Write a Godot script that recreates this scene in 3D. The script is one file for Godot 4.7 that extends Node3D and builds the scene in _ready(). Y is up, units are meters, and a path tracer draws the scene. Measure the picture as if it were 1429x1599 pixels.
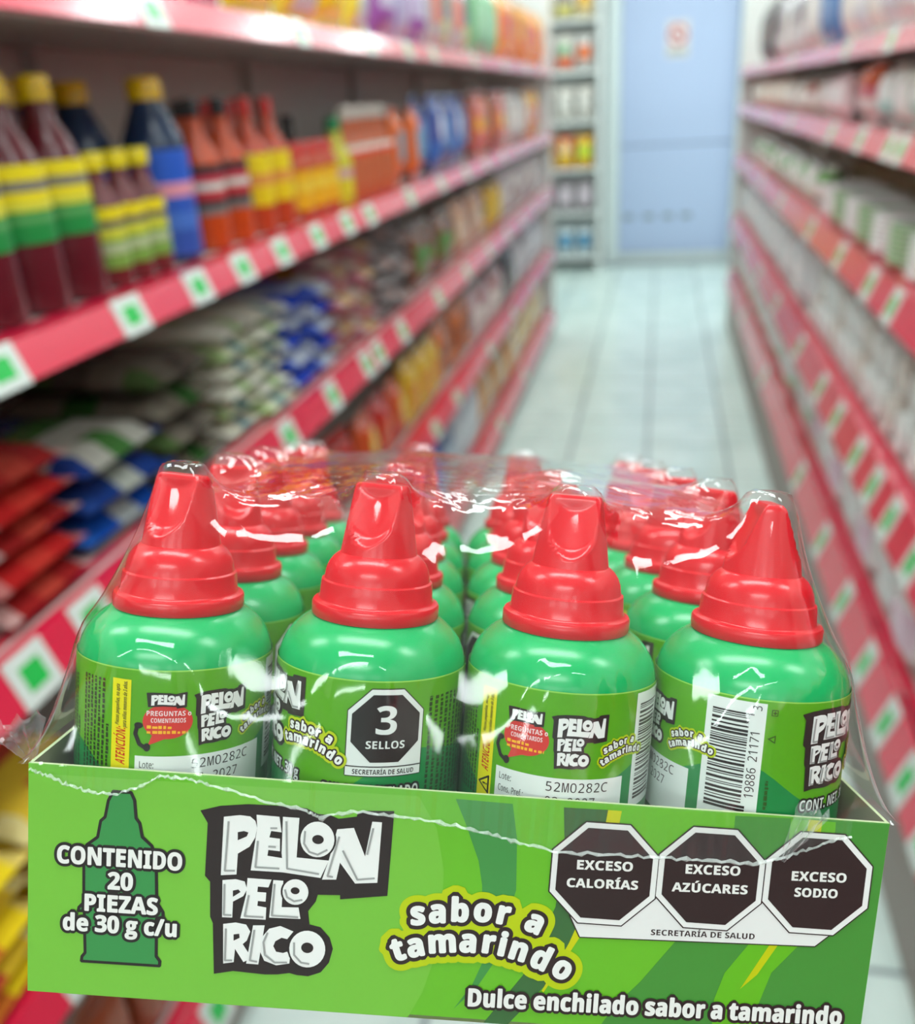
extends Node3D
# A tray of small sauce-candy bottles under shrink film, held up in a supermarket aisle.
# Units: metres in the scene, millimetres (times MM) for the tray and its bottles.

const MM := 0.001
const FLOOR_Y := 0.0
const CEIL_Y := 2.95
const XL := -0.66        # front plane of the left rack
const XR := 0.45         # front plane of the right rack

var font_bold: SystemFont
var font_mono: SystemFont
var font_reg: SystemFont
var text_server
var glyph_cache := {}
var mesh_cache := {}
var mats := {}
var names := {}
var rng := RandomNumberGenerator.new()


func _ready():
	rng.seed = 20270
	# ---------------------------------------------------------------- camera
	var cam := Camera3D.new()
	cam.name = "camera"
	add_child(cam)
	cam.transform = Transform3D(Basis(Vector3(0.97805, -0.05659, -0.20055), Vector3(-0.03194, 0.91032, -0.41267), Vector3(0.20591, 0.41001, 0.88853)).orthonormalized(), Vector3(0, 1.44, 0))
	cam.near = 0.02
	cam.far = 40.0
	var lens := CameraAttributesPhysical.new()
	lens.frustum_focal_length = 21.3
	lens.frustum_focus_distance = 0.158
	lens.exposure_aperture = 8.2
	cam.attributes = lens
	cam.fov = 58.76
	cam.current = true
	# ---------------------------------------------------------------- environment and lamps
	var we := WorldEnvironment.new()
	we.name = "world_environment"
	var env := Environment.new()
	env.background_mode = Environment.BG_COLOR
	env.background_color = Color(0.02, 0.02, 0.02)
	env.tonemap_mode = Environment.TONE_MAPPER_LINEAR
	env.tonemap_exposure = 0.67
	env.sdfgi_enabled = true
	env.ssao_enabled = true
	env.ssil_enabled = true
	we.environment = env
	add_child(we)
	make_materials()
	make_fonts()
	ceiling_lights()
	# ---------------------------------------------------------------- the place
	room()
	racks()
	end_of_aisle()
	# ---------------------------------------------------------------- the tray in front
	display_tray()
	candy_bottles()
	shrink_film()
	# ---------------------------------------------------------------- goods on the shelves
	goods_left()
	goods_right()
	goods_end()

# ============================================================ small helpers
func make_fonts():
	font_bold = SystemFont.new()
	font_bold.font_names = PackedStringArray(["Droid Sans"])
	font_bold.font_weight = 700
	font_reg = SystemFont.new()
	font_reg.font_names = PackedStringArray(["Droid Sans"])
	font_mono = SystemFont.new()
	font_mono.font_names = PackedStringArray(["Droid Sans Mono"])
	text_server = TextServerManager.get_primary_interface()

func mat(key: String, col: Color, rough: float, spec := 0.5) -> StandardMaterial3D:
	var m := StandardMaterial3D.new()
	m.resource_name = key
	m.albedo_color = col
	m.roughness = rough
	m.metallic_specular = spec
	mats[key] = m
	return m

func c8(r, g, b) -> Color:
	return Color(r / 255.0, g / 255.0, b / 255.0)

func noise_tex(freq: float, lo: Color, hi: Color, sd: int, size := 256) -> NoiseTexture2D:
	var n := FastNoiseLite.new()
	n.seed = sd
	n.frequency = freq
	n.fractal_octaves = 4
	var t := NoiseTexture2D.new()
	t.width = size
	t.height = size
	t.seamless = true
	t.noise = n
	var ramp := Gradient.new()
	ramp.offsets = PackedFloat32Array([0.25, 0.75])
	ramp.colors = PackedColorArray([lo, hi])
	t.color_ramp = ramp
	return t

func make_materials():
	mat("print", Color.WHITE, 0.32).vertex_color_use_as_albedo = true
	mat("card_print", Color.WHITE, 0.42).vertex_color_use_as_albedo = true
	mat("goods_matte", Color.WHITE, 0.5).vertex_color_use_as_albedo = true
	mat("goods_gloss", Color.WHITE, 0.22).vertex_color_use_as_albedo = true
	mat("cap_red", c8(212, 12, 30), 0.24)
	mat("bottle_green", c8(0, 168, 92), 0.24)
	for f in [["film", 0.006, 0.06], ["film_thin", 0.02, 0.08], ["film_loose", 0.11, 0.1]]:
		var film := mat(f[0], Color(0.94, 0.96, 0.97, f[1]), f[2], 0.5)
		film.transparency = BaseMaterial3D.TRANSPARENCY_ALPHA
		film.cull_mode = BaseMaterial3D.CULL_DISABLED
	var fuzz := mat("film_edge", Color(0.93, 0.97, 0.95, 0.3), 0.25)
	fuzz.transparency = BaseMaterial3D.TRANSPARENCY_ALPHA
	fuzz.cull_mode = BaseMaterial3D.CULL_DISABLED
	var tile := mat("tile", Color.WHITE, 0.16)
	tile.albedo_texture = noise_tex(0.012, c8(204, 222, 216), c8(216, 232, 226), 5)
	tile.uv1_triplanar = true
	tile.uv1_world_triplanar = true
	tile.uv1_scale = Vector3(1.1, 1.1, 1.1)
	mat("grout", c8(128, 138, 144), 0.8)
	mat("wall", c8(214, 217, 214), 0.8)
	mat("ceiling", c8(232, 234, 232), 0.9)
	mat("rack_metal", c8(206, 203, 198), 0.45)
	mat("rack_back", c8(216, 214, 208), 0.6)
	mat("rack_white", c8(218, 222, 220), 0.4)
	var rr := mat("rail_red", c8(222, 30, 70), 0.3)
	rr.clearcoat_enabled = true
	rr.clearcoat = 1.0
	rr.clearcoat_roughness = 0.16
	mat("kick", c8(150, 140, 132), 0.5)
	mat("door_blue", c8(180, 195, 226), 0.4)
	mat("frame_white", c8(214, 224, 224), 0.45)
	var lamp := mat("lamp", Color.WHITE, 0.5)
	lamp.emission_enabled = true
	lamp.emission = c8(240, 251, 250)
	lamp.emission_energy_multiplier = 6.0

func numbered(called: String) -> String:
	if not names.has(called):
		names[called] = 0
		return called
	names[called] += 1
	return "%s_%03d" % [called, names[called]]

func tag(o: Node, label: String, category: String, group := "", kind := ""):
	if label:
		o.set_meta("label", label)
	if category:
		o.set_meta("category", category)
	if group:
		o.set_meta("group", group)
	if kind:
		o.set_meta("kind", kind)

func base(called: String, at := Vector3.ZERO, turn := 0.0) -> Node3D:
	var o := Node3D.new()
	o.name = numbered(called)
	add_child(o)
	o.position = at
	o.rotation.y = turn
	return o

func put(called: String, mesh: Mesh, m: String, parent: Node = null) -> MeshInstance3D:
	var o := MeshInstance3D.new()
	o.mesh = mesh
	o.material_override = mats[m]
	if parent == null:
		o.name = numbered(called)
		add_child(o)
	else:
		o.name = called
		parent.add_child(o, true)
	return o

func structure(called: String, mesh: Mesh, m: String) -> MeshInstance3D:
	var o := put(called, mesh, m)
	o.set_meta("kind", "structure")
	return o

# ---- a triangle soup with normals and (linear) vertex colours
func soup() -> Dictionary:
	return {"v": PackedVector3Array(), "n": PackedVector3Array(), "c": PackedColorArray()}

func tri(s: Dictionary, a: Vector3, b: Vector3, c: Vector3, na: Vector3, nb: Vector3, nc: Vector3, col: Color):
	# keep Godot's clockwise front
	if (b - a).cross(c - a).dot(na + nb + nc) > 0.0:
		var t := b; b = c; c = t
		var u := nb; nb = nc; nc = u
	s.v.append(a); s.v.append(b); s.v.append(c)
	s.n.append(na); s.n.append(nb); s.n.append(nc)
	s.c.append(col); s.c.append(col); s.c.append(col)

func quad(s: Dictionary, a: Vector3, b: Vector3, c: Vector3, d: Vector3, col: Color):
	var n := (b - a).cross(c - a).normalized()
	tri(s, a, b, c, n, n, n, col)
	tri(s, a, c, d, n, n, n, col)

func done(s: Dictionary) -> ArrayMesh:
	var arr := []
	arr.resize(Mesh.ARRAY_MAX)
	arr[Mesh.ARRAY_VERTEX] = s.v
	arr[Mesh.ARRAY_NORMAL] = s.n
	arr[Mesh.ARRAY_COLOR] = s.c
	var m := ArrayMesh.new()
	m.add_surface_from_arrays(Mesh.PRIMITIVE_TRIANGLES, arr)
	return m

func lin(c: Color) -> Color:
	return c.srgb_to_linear()

# a box with small chamfers on the twelve edges
func add_box(s: Dictionary, lo: Vector3, hi: Vector3, col := Color.WHITE, ch := 0.0):
	var c := (lo + hi) / 2.0
	var h := (hi - lo) / 2.0
	ch = minf(ch, minf(h.x, minf(h.y, h.z)) * 0.9)
	for ax in 3:
		var u := (ax + 1) % 3
		var w := (ax + 2) % 3
		for sg in [-1.0, 1.0]:
			var p := []
			for q in [[-1, -1], [1, -1], [1, 1], [-1, 1]]:
				var v := Vector3.ZERO
				v[ax] = sg * h[ax]
				v[u] = q[0] * (h[u] - ch)
				v[w] = q[1] * (h[w] - ch)
				p.append(c + v)
			var n := Vector3.ZERO
			n[ax] = sg
			tri(s, p[0], p[1], p[2], n, n, n, col)
			tri(s, p[0], p[2], p[3], n, n, n, col)
	if ch <= 0.0:
		return
	for ax in 3:                       # edges along ax
		var u := (ax + 1) % 3
		var w := (ax + 2) % 3
		for su in [-1.0, 1.0]:
			for sw in [-1.0, 1.0]:
				var p := []
				for q in [[-1, 0], [1, 0], [1, 1], [-1, 1]]:
					var v := Vector3.ZERO
					v[ax] = q[0] * (h[ax] - ch)
					v[u] = su * (h[u] if q[1] == 0 else h[u] - ch)
					v[w] = sw * (h[w] - ch if q[1] == 0 else h[w])
					p.append(c + v)
				var n := Vector3.ZERO
				n[u] = su
				n[w] = sw
				n = n.normalized()
				tri(s, p[0], p[1], p[2], n, n, n, col)
				tri(s, p[0], p[2], p[3], n, n, n, col)
	for sx in [-1.0, 1.0]:
		for sy in [-1.0, 1.0]:
			for sz in [-1.0, 1.0]:
				var a := c + Vector3(sx * h.x, sy * (h.y - ch), sz * (h.z - ch))
				var b := c + Vector3(sx * (h.x - ch), sy * h.y, sz * (h.z - ch))
				var d := c + Vector3(sx * (h.x - ch), sy * (h.y - ch), sz * h.z)
				var n := Vector3(sx, sy, sz).normalized()
				tri(s, a, b, d, n, n, n, col)

func box_mesh(lo: Vector3, hi: Vector3, ch := 0.0, col := Color.WHITE) -> ArrayMesh:
	var s := soup()
	add_box(s, lo, hi, lin(col), ch)
	return done(s)

# turned profile: rows [radius, height, colour?]; smooth where the bend is mild
func add_lathe(s: Dictionary, prof: Array, segs: int, col: Color, scale := 1.0):
	var seg_n := []
	for i in prof.size() - 1:
		var d := Vector2(prof[i + 1][0] - prof[i][0], prof[i + 1][1] - prof[i][1])
		seg_n.append(Vector2(d.y, -d.x).normalized())
	for i in prof.size() - 1:
		var n0: Vector2 = seg_n[i]
		var n1: Vector2 = seg_n[i]
		if i > 0 and seg_n[i - 1].dot(seg_n[i]) > 0.72:
			n0 = (seg_n[i - 1] + seg_n[i]).normalized()
		if i < seg_n.size() - 1 and seg_n[i + 1].dot(seg_n[i]) > 0.72:
			n1 = (seg_n[i + 1] + seg_n[i]).normalized()
		var cc: Color = col
		if prof[i].size() > 2:
			cc = lin(prof[i][2])
		for k in segs:
			var a0 := TAU * k / segs
			var a1 := TAU * (k + 1) / segs
			var d0 := Vector3(sin(a0), 0, cos(a0))
			var d1 := Vector3(sin(a1), 0, cos(a1))
			var up := Vector3.UP
			var p00: Vector3 = (d0 * prof[i][0] + up * prof[i][1]) * scale
			var p10: Vector3 = (d1 * prof[i][0] + up * prof[i][1]) * scale
			var p01: Vector3 = (d0 * prof[i + 1][0] + up * prof[i + 1][1]) * scale
			var p11: Vector3 = (d1 * prof[i + 1][0] + up * prof[i + 1][1]) * scale
			var a := d0 * n0.x + up * n0.y
			var b := d1 * n0.x + up * n0.y
			var c := d0 * n1.x + up * n1.y
			var d := d1 * n1.x + up * n1.y
			if prof[i][0] > 1e-6:
				tri(s, p00, p10, p11, a, b, d, cc)
			if prof[i + 1][0] > 1e-6:
				tri(s, p00, p11, p01, a, d, c, cc)

# a filled-bag shape: width along x, height along y, thickness along z; both seals flat
func add_pillow(s: Dictionary, w: float, h: float, d: float, paint: Callable, nu := 8, nv := 10, seal := 0.08, plump := 0.0):
	var f := func(u: float, v: float, sg: float) -> Vector3:
		var eu := pow(maxf(0.0, 1.0 - pow(absf(2 * u - 1), 2.6 + 3.0 * plump)), 0.5)
		var t := clampf((v - seal) / (1.0 - 2 * seal), 0.0, 1.0)
		var ev := pow(maxf(0.0, 1.0 - pow(absf(2 * t - 1), 3.0 + 9.0 * plump)), 0.5)
		var pinch := 1.0 - 0.10 * ev * 0.5 + 0.0
		var ripple := 1.0 + 0.05 * sin(u * 17.0 + v * 5.0) * sin(v * 13.0)
		return Vector3((u - 0.5) * w * pinch, v * h, sg * (0.002 * h + 0.5 * d * eu * ev * ripple))
	for sg in [-1.0, 1.0]:
		for i in nu:
			for j in nv:
				var q := []
				var nn := []
				for o in [[0, 0], [1, 0], [1, 1], [0, 1]]:
					var u := float(i + o[0]) / nu
					var v := float(j + o[1]) / nv
					q.append(f.call(u, v, sg))
					var e := 0.02
					var du: Vector3 = f.call(minf(1.0, u + e), v, sg) - f.call(maxf(0.0, u - e), v, sg)
					var dv: Vector3 = f.call(u, minf(1.0, v + e), sg) - f.call(u, maxf(0.0, v - e), sg)
					var n: Vector3 = du.cross(dv).normalized() * sg
					nn.append(n if n.length() > 0.5 else Vector3(0, 0, sg))
				var col: Color = lin(paint.call((i + 0.5) / nu, (j + 0.5) / nv, sg))
				tri(s, q[0], q[1], q[2], nn[0], nn[1], nn[2], col)
				tri(s, q[0], q[2], q[3], nn[0], nn[2], nn[3], col)

# ============================================================ print: flat vector shapes laid as thin ink layers
const INK := 0.035       # mm between two layers of ink
var curve_radius := 0.0  # 0: flat print; else wrapped round a cylinder of this radius (mm)
const SLICES := 72

func ink(s: Dictionary, pts: PackedVector2Array, col: Color, layer: float):
	var cl := lin(col)
	var off := (layer + 1) * INK
	if curve_radius <= 0.0:
		var idx := Geometry2D.triangulate_polygon(pts)
		for k in range(0, idx.size(), 3):
			var z := Vector3(0, 0, 1)
			var q := []
			for j in 3:
				var p := pts[idx[k + j]]
				q.append(Vector3(p.x, p.y, off) * MM)
			tri(s, q[0], q[1], q[2], z, z, z, cl)
		return
	var step := TAU * curve_radius / SLICES
	var lo := 1e9
	var hi := -1e9
	var vl := 1e9
	var vh := -1e9
	for p in pts:
		lo = minf(lo, p.x); hi = maxf(hi, p.x); vl = minf(vl, p.y); vh = maxf(vh, p.y)
	for k in range(floori(lo / step), ceili(hi / step)):
		var a := k * step
		var b := (k + 1) * step
		var cell := PackedVector2Array([Vector2(a, vl - 1), Vector2(b, vl - 1), Vector2(b, vh + 1), Vector2(a, vh + 1)])
		var pieces := [pts] if (lo >= a and hi <= b) else Geometry2D.intersect_polygons(pts, cell)
		for piece in pieces:
			var idx := Geometry2D.triangulate_polygon(piece)
			for j in range(0, idx.size(), 3):
				var q := []
				var nn := []
				for i in 3:
					var p: Vector2 = piece[idx[j + i]]
					var ang := p.x / curve_radius
					var dir := Vector3(sin(ang), 0, cos(ang))
					nn.append(dir)
					q.append((dir * (curve_radius + off) + Vector3(0, p.y, 0)) * MM)
				tri(s, q[0], q[1], q[2], nn[0], nn[1], nn[2], cl)

func flat2(a: Array) -> PackedVector2Array:
	var p := PackedVector2Array()
	for i in range(0, a.size(), 2):
		p.append(Vector2(a[i], a[i + 1]))
	return p

func rect2(x0, y0, x1, y1) -> PackedVector2Array:
	return PackedVector2Array([Vector2(x0, y0), Vector2(x1, y0), Vector2(x1, y1), Vector2(x0, y1)])

func oval(cx, cy, rx, ry, n := 28) -> PackedVector2Array:
	var p := PackedVector2Array()
	for i in n:
		var a := TAU * i / n
		p.append(Vector2(cx + rx * cos(a), cy + ry * sin(a)))
	return p

func grown(p: PackedVector2Array, d: float) -> Array:
	var out := []
	for q in Geometry2D.offset_polygon(p, d, Geometry2D.JOIN_ROUND):
		if not Geometry2D.is_polygon_clockwise(q):
			out.append(q)
	if out.is_empty():
		for q in Geometry2D.offset_polygon(p, d, Geometry2D.JOIN_ROUND):
			out.append(q)
	return out

func stroke(s: Dictionary, pts: PackedVector2Array, w: float, col: Color, layer: int):
	for q in Geometry2D.offset_polyline(pts, w / 2.0, Geometry2D.JOIN_ROUND, Geometry2D.END_BUTT):
		if not Geometry2D.is_polygon_clockwise(q):
			ink(s, q, col, layer)

func area2(p: PackedVector2Array) -> float:
	var a := 0.0
	for i in p.size():
		a += p[i].cross(p[(i + 1) % p.size()])
	return a / 2.0

# outlines of one letter at cap height 1: {outer: [...], holes: [...], step: advance}
func glyph(f: Font, ch: String) -> Dictionary:
	var key := str(f.get_instance_id()) + ch
	if glyph_cache.has(key):
		return glyph_cache[key]
	var r: RID = f.get_rids()[0]
	var size := 100
	var cap := 71.4
	var gi: int = text_server.font_get_glyph_index(r, size, ch.unicode_at(0), 0)
	var adv: Vector2 = text_server.font_get_glyph_advance(r, size, gi)
	var data: Dictionary = text_server.font_get_glyph_contours(r, size, gi)
	var outs := []
	var holes := []
	var rings := []
	if data.has("points") and data.points.size() > 0:
		var first := 0
		for last in data.contours:
			var p := PackedVector2Array()
			for i in range(first, last + 1):
				var q := Vector2(data.points[i].x, -data.points[i].y) / cap
				if p.is_empty() or p[p.size() - 1].distance_to(q) > 0.004:
					p.append(q)
			first = last + 1
			if p.size() > 2:
				rings.append(p)
	var big := 0.0
	for p in rings:
		if absf(area2(p)) > absf(big):
			big = area2(p)
	for p in rings:
		(outs if area2(p) * big > 0 else holes).append(p)
	var g := {"outer": outs, "holes": holes, "step": adv.x / cap}
	glyph_cache[key] = g
	return g

func text_width(f: Font, t: String) -> float:
	var w := 0.0
	for ch in t:
		w += glyph(f, ch).step
	return w

# write T from x0 to x1 (cap height h) on the baseline y, turned about (x0, y)
# rims: [[distance, colour, layer], ...] drawn round every letter; hole: colour seen in closed letters
func write(s: Dictionary, f: Font, t: String, at: Vector2, width: float, h: float, col: Color, layer: int, hole: Color, turn := 0.0, rims := [], slant := 0.0, fat := 0.0):
	var sx := width / maxf(0.01, text_width(f, t))
	var x := 0.0
	for ch in t:
		var g := glyph(f, ch)
		draw_glyph(s, g, Transform2D(turn, at) * Transform2D(Vector2(sx, 0), Vector2(slant * h, h), Vector2(x * sx, 0)), col, layer, hole, rims, fat)
		x += g.step

func draw_glyph(s: Dictionary, g: Dictionary, xf: Transform2D, col: Color, layer: int, hole: Color, rims := [], fat := 0.0):
	for p in g.outer:
		var q: PackedVector2Array = xf * p
		if area2(q) < 0:
			q.reverse()
		for rim in rims:
			for o in grown(q, rim[0]):
				ink(s, o, rim[1], rim[2])
		if fat > 0.0:
			for o in grown(q, fat):
				ink(s, o, col, layer)
		else:
			ink(s, q, col, layer)
	for p in g.holes:
		var q: PackedVector2Array = xf * p
		if fat > 0.0:
			for o in grown(q, -fat):
				ink(s, o, hole, layer + 1)
		else:
			ink(s, q, hole, layer + 1)

func joined(shapes: Array) -> Array:
	# one outline out of many that overlap; gaps closed in between are filled
	var out := []
	for p in shapes:
		var cur: PackedVector2Array = p
		var rest := []
		for q in out:
			var m := Geometry2D.merge_polygons(cur, q)
			var solid := []
			for w in m:
				if not Geometry2D.is_polygon_clockwise(w):
					solid.append(w)
			if solid.size() == 1:
				cur = solid[0]
			else:
				rest.append(q)
		rest.append(cur)
		out = rest
	return out

func rows_of_fine_print(s: Dictionary, x0: float, x1: float, y0: float, y1: float, rows: int, col: Color, layer: int, along_y: bool, sd: int):
	# text too small to be read in the photograph: short ink strokes of uneven length
	var r := RandomNumberGenerator.new()
	r.seed = sd
	for k in rows:
		var t := 0.0
		var w := (x1 - x0) / rows if along_y else (y1 - y0) / rows
		var span := (y1 - y0) if along_y else (x1 - x0)
		var stop := span * (1.0 if k < rows - 1 else 0.6)
		while t < stop:
			var l := r.randf_range(0.35, 0.9)
			var e := minf(t + l, stop)
			var lo := 0.22 + r.randf() * 0.08
			var hi := 0.66 + r.randf() * 0.22
			if along_y:
				ink(s, rect2(x0 + (k + lo) * w, y0 + t, x0 + (k + hi) * w, y0 + e), col, layer)
			else:
				ink(s, rect2(x0 + t, y0 + (k + lo) * w, x0 + e, y0 + (k + hi) * w), col, layer)
			t = e + r.randf_range(0.12, 0.3)

# ============================================================ the tray: measured on the front panel, millimetres from the middle of its top edge
const LOGO_PLATE := [-43.92, -6.26, -40.51, -5.18, -35.78, -4.54, -31.03, -4.44, -25.80, -4.55, -23.85, -5.40, -21.70, -5.49, -20.25, -6.00, -17.19, -5.40, -17.00, -4.52, -15.47, -4.23, -10.86, -3.94, -11.09, -19.26, -19.19, -20.50, -19.23, -19.74, -23.07, -19.95, -23.36, -21.19, -24.59, -23.06, -24.22, -25.46, -22.27, -25.83, -20.60, -27.62, -19.93, -29.63, -20.47, -32.24, -21.82, -34.15, -23.96, -35.04, -25.90, -34.98, -27.25, -34.69, -29.30, -35.10, -31.47, -35.27, -37.07, -35.04, -40.39, -35.81, -40.95, -26.45, -41.47, -25.34, -41.73, -18.96, -42.66, -17.94, -42.57, -8.40]
const LOGO_LETTERS := [
	[-39.84, -7.07, -37.12, -6.57, -35.33, -6.69, -34.42, -7.42, -34.05, -8.64, -34.32, -10.41, -35.20, -12.10, -37.17, -13.50, -37.24, -17.29, -39.92, -17.61],
	[-34.28, -6.29, -30.35, -6.37, -29.85, -9.13, -31.65, -9.01, -31.90, -10.18, -30.08, -10.30, -29.97, -12.54, -31.96, -12.44, -32.08, -13.50, -29.43, -13.76, -29.21, -16.31, -34.82, -16.35, -34.05, -8.64],
	[-29.75, -6.33, -26.94, -6.32, -27.06, -13.43, -21.50, -13.60, -22.76, -16.84, -29.21, -16.31, -29.67, -12.82],
	[-20.38, -7.88, -17.55, -7.42, -15.35, -12.39, -14.48, -6.07, -12.82, -6.08, -12.96, -17.00, -16.77, -17.41, -19.57, -13.83, -20.06, -16.94, -22.50, -17.12, -21.50, -13.47],
	[-39.59, -18.47, -37.33, -18.13, -35.75, -18.44, -35.28, -19.80, -35.87, -21.11, -37.63, -22.25, -37.62, -25.18, -39.38, -25.24],
	[-35.30, -17.77, -31.15, -17.77, -31.64, -19.22, -33.44, -19.20, -33.51, -20.17, -31.95, -20.18, -31.99, -21.84, -33.32, -21.81, -33.39, -22.70, -31.82, -22.89, -31.83, -25.14, -36.22, -25.21, -35.41, -20.82],
	[-30.86, -17.82, -29.13, -17.82, -29.18, -22.64, -26.26, -22.48, -25.83, -24.56, -31.25, -24.71],
	[-39.14, -26.45, -36.98, -26.03, -35.16, -26.28, -34.38, -27.50, -34.91, -29.21, -35.60, -29.90, -33.92, -32.35, -35.33, -33.23, -36.89, -30.90, -37.02, -33.36, -38.83, -33.75],
	[-33.95, -26.32, -31.95, -26.17, -32.72, -33.47, -34.84, -33.45],
	[-26.92, -26.94, -27.93, -28.43, -28.91, -28.24, -29.96, -28.96, -30.28, -29.89, -29.75, -30.88, -28.53, -31.04, -27.82, -30.73, -27.28, -31.72, -27.34, -32.89, -29.62, -33.40, -31.72, -32.70, -32.65, -30.84, -32.40, -28.51, -31.15, -26.75, -29.25, -26.09]]
const LOGO_RINGS := [[-23.66, -9.92, 2.92, 3.20], [-26.93, -19.68, 2.23, 2.33], [-24.35, -29.96, 3.13, 3.39]]
const LOGO_RING_HOLES := [[-23.56, -9.91, 1.00, 0.82], [-26.99, -19.43, 0.77, 0.63], [-24.36, -29.70, 1.06, 0.97]]
const LOGO_HOLES := [
	[-37.34, -9.63, -36.28, -9.35, -35.51, -9.55, -35.76, -10.27, -37.28, -11.08],
	[-37.72, -20.23, -36.77, -19.96, -36.39, -20.39, -37.67, -21.37],
	[-37.25, -28.23, -36.29, -28.03, -36.18, -28.79, -37.20, -29.38]]
const LOGO_STROKES := [
	[-38.97, -7.76, -39.26, -16.68, -37.52, -16.55],
	[-33.83, -10.87, -34.03, -15.66, -29.89, -15.60],
	[-29.12, -7.03, -28.58, -15.51, -23.04, -16.10],
	[-19.95, -9.10, -21.58, -16.37, -20.62, -16.43],
	[-19.22, -11.55, -16.41, -16.62, -13.44, -16.15],
	[-14.23, -7.18, -15.01, -11.99],
	[-31.79, -8.47, -30.60, -8.39],
	[-31.99, -11.79, -30.68, -11.79],
	[-39.21, -19.07, -39.09, -24.71, -37.76, -24.68],
	[-34.93, -20.78, -35.47, -24.69, -32.22, -24.65],
	[-30.59, -18.43, -30.79, -24.24, -26.21, -24.21],
	[-38.62, -27.18, -38.56, -33.08, -37.28, -32.99],
	[-33.68, -27.06, -34.21, -32.76, -32.92, -32.92],
	[-31.36, -27.40, -32.00, -29.25, -31.65, -31.54, -29.89, -32.82, -27.72, -32.66],
	[-25.83, -8.53, -25.90, -10.79, -24.92, -12.22, -23.46, -12.61, -21.84, -11.61],
	[-28.75, -19.31, -28.32, -20.67, -27.08, -21.34, -25.66, -20.98],
	[-26.70, -28.85, -26.58, -31.16, -25.30, -32.48, -23.84, -32.63]]
const ICON := [-58.91, -3.90, -55.80, -3.90, -55.12, -5.30, -54.80, -8.42, -54.13, -9.27, -53.62, -11.72, -51.95, -13.18, -51.13, -15.16, -50.74, -23.36, -49.59, -25.11, -49.55, -26.03, -50.68, -26.35, -50.50, -33.29, -49.82, -34.17, -49.89, -35.11, -63.60, -35.20, -63.51, -34.26, -62.98, -33.53, -63.33, -25.91, -64.37, -25.98, -64.28, -25.29, -63.44, -24.30, -63.67, -15.18, -63.16, -13.78, -61.37, -12.29, -60.91, -9.32, -60.18, -8.59, -59.72, -5.64]
const B_LIGHT := [-80.33, -1.91, -6.81, -1.05, -3.38, -6.58, -1.71, -13.82, -1.60, -17.53, -1.65, -25.33, -2.22, -30.10, -3.87, -36.56, -6.75, -42.79, -7.81, -44.87, -79.66, -50.30]
const B_ONE := [-0.56, -1.04, 1.33, -5.01, 4.16, -11.85, 5.06, -16.10, 6.12, -30.42, 4.64, -34.65, 1.70, -39.34, 5.55, -34.90, 7.91, -30.60, 10.98, -16.59, 10.41, -7.39, 9.20, -1.23]
const B_TWO := [17.93, -1.20, 18.80, -9.84, 17.96, -19.18, 13.37, -32.09, 6.95, -41.76, 5.33, -44.20, 10.10, -43.84, 11.42, -41.42, 17.64, -33.35, 21.14, -25.51, 24.13, -15.61, 25.48, -1.10]
const B_TWO_Y := [25.48, -1.10, 27.81, -1.08, 26.78, -12.33, 23.04, -23.49, 17.18, -34.98, 16.85, -34.69, 20.85, -25.53, 24.13, -15.61]
const B_THREE := [47.16, -0.55, 47.29, -10.69, 43.35, -17.50, 39.31, -23.72, 33.83, -31.77, 29.87, -36.42, 24.69, -45.60, 97.58, -40.08, 92.03, 0.68]
const B_FOUR := [56.63, -0.33, 56.83, -13.23, 51.88, -23.44, 48.26, -29.02, 46.90, -34.13, 47.08, -40.52, 54.89, -39.93, 54.75, -34.21, 56.32, -28.41, 60.27, -23.31, 64.79, -12.64, 64.30, -0.41]
const B_FOUR_Y := [59.69, -0.27, 61.99, -0.32, 61.73, -12.87, 56.93, -23.16, 53.87, -28.93, 51.20, -31.80, 55.45, -23.27, 59.28, -13.05]
const TEAR := [-72.90, -0.64, -70.15, -1.46, -66.29, -3.00, -61.88, -4.04, -58.05, -3.99, -53.73, -2.30, -50.52, -0.25, -46.69, -0.42, -42.29, -1.23, -34.55, -2.94, -25.71, -4.58, -23.47, -5.56, -16.97, -4.16, -8.18, -4.43, 0.66, -5.49, 8.47, -7.10, 16.29, -8.71, 25.08, -8.64, 34.97, -8.48, 43.76, -8.41, 51.46, -8.41, 57.79, -5.98, 63.00, -3.53, 67.22, -2.07]

const TRAY_HALF := 73.5
const TRAY_FOOT := 72.9
const TRAY_DEEP := 184.0
const TRAY_TALL := 41.5
const PITCH := 36.0

func tray_pose() -> Transform3D:
	return Transform3D(Basis(Vector3(0.97762, -0.12139, -0.17182), Vector3(0.05990, 0.94355, -0.32577), Vector3(0.20167, 0.30819, 0.92970)).orthonormalized(), Vector3(-0.03003, 1.33295, -0.11786))

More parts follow.
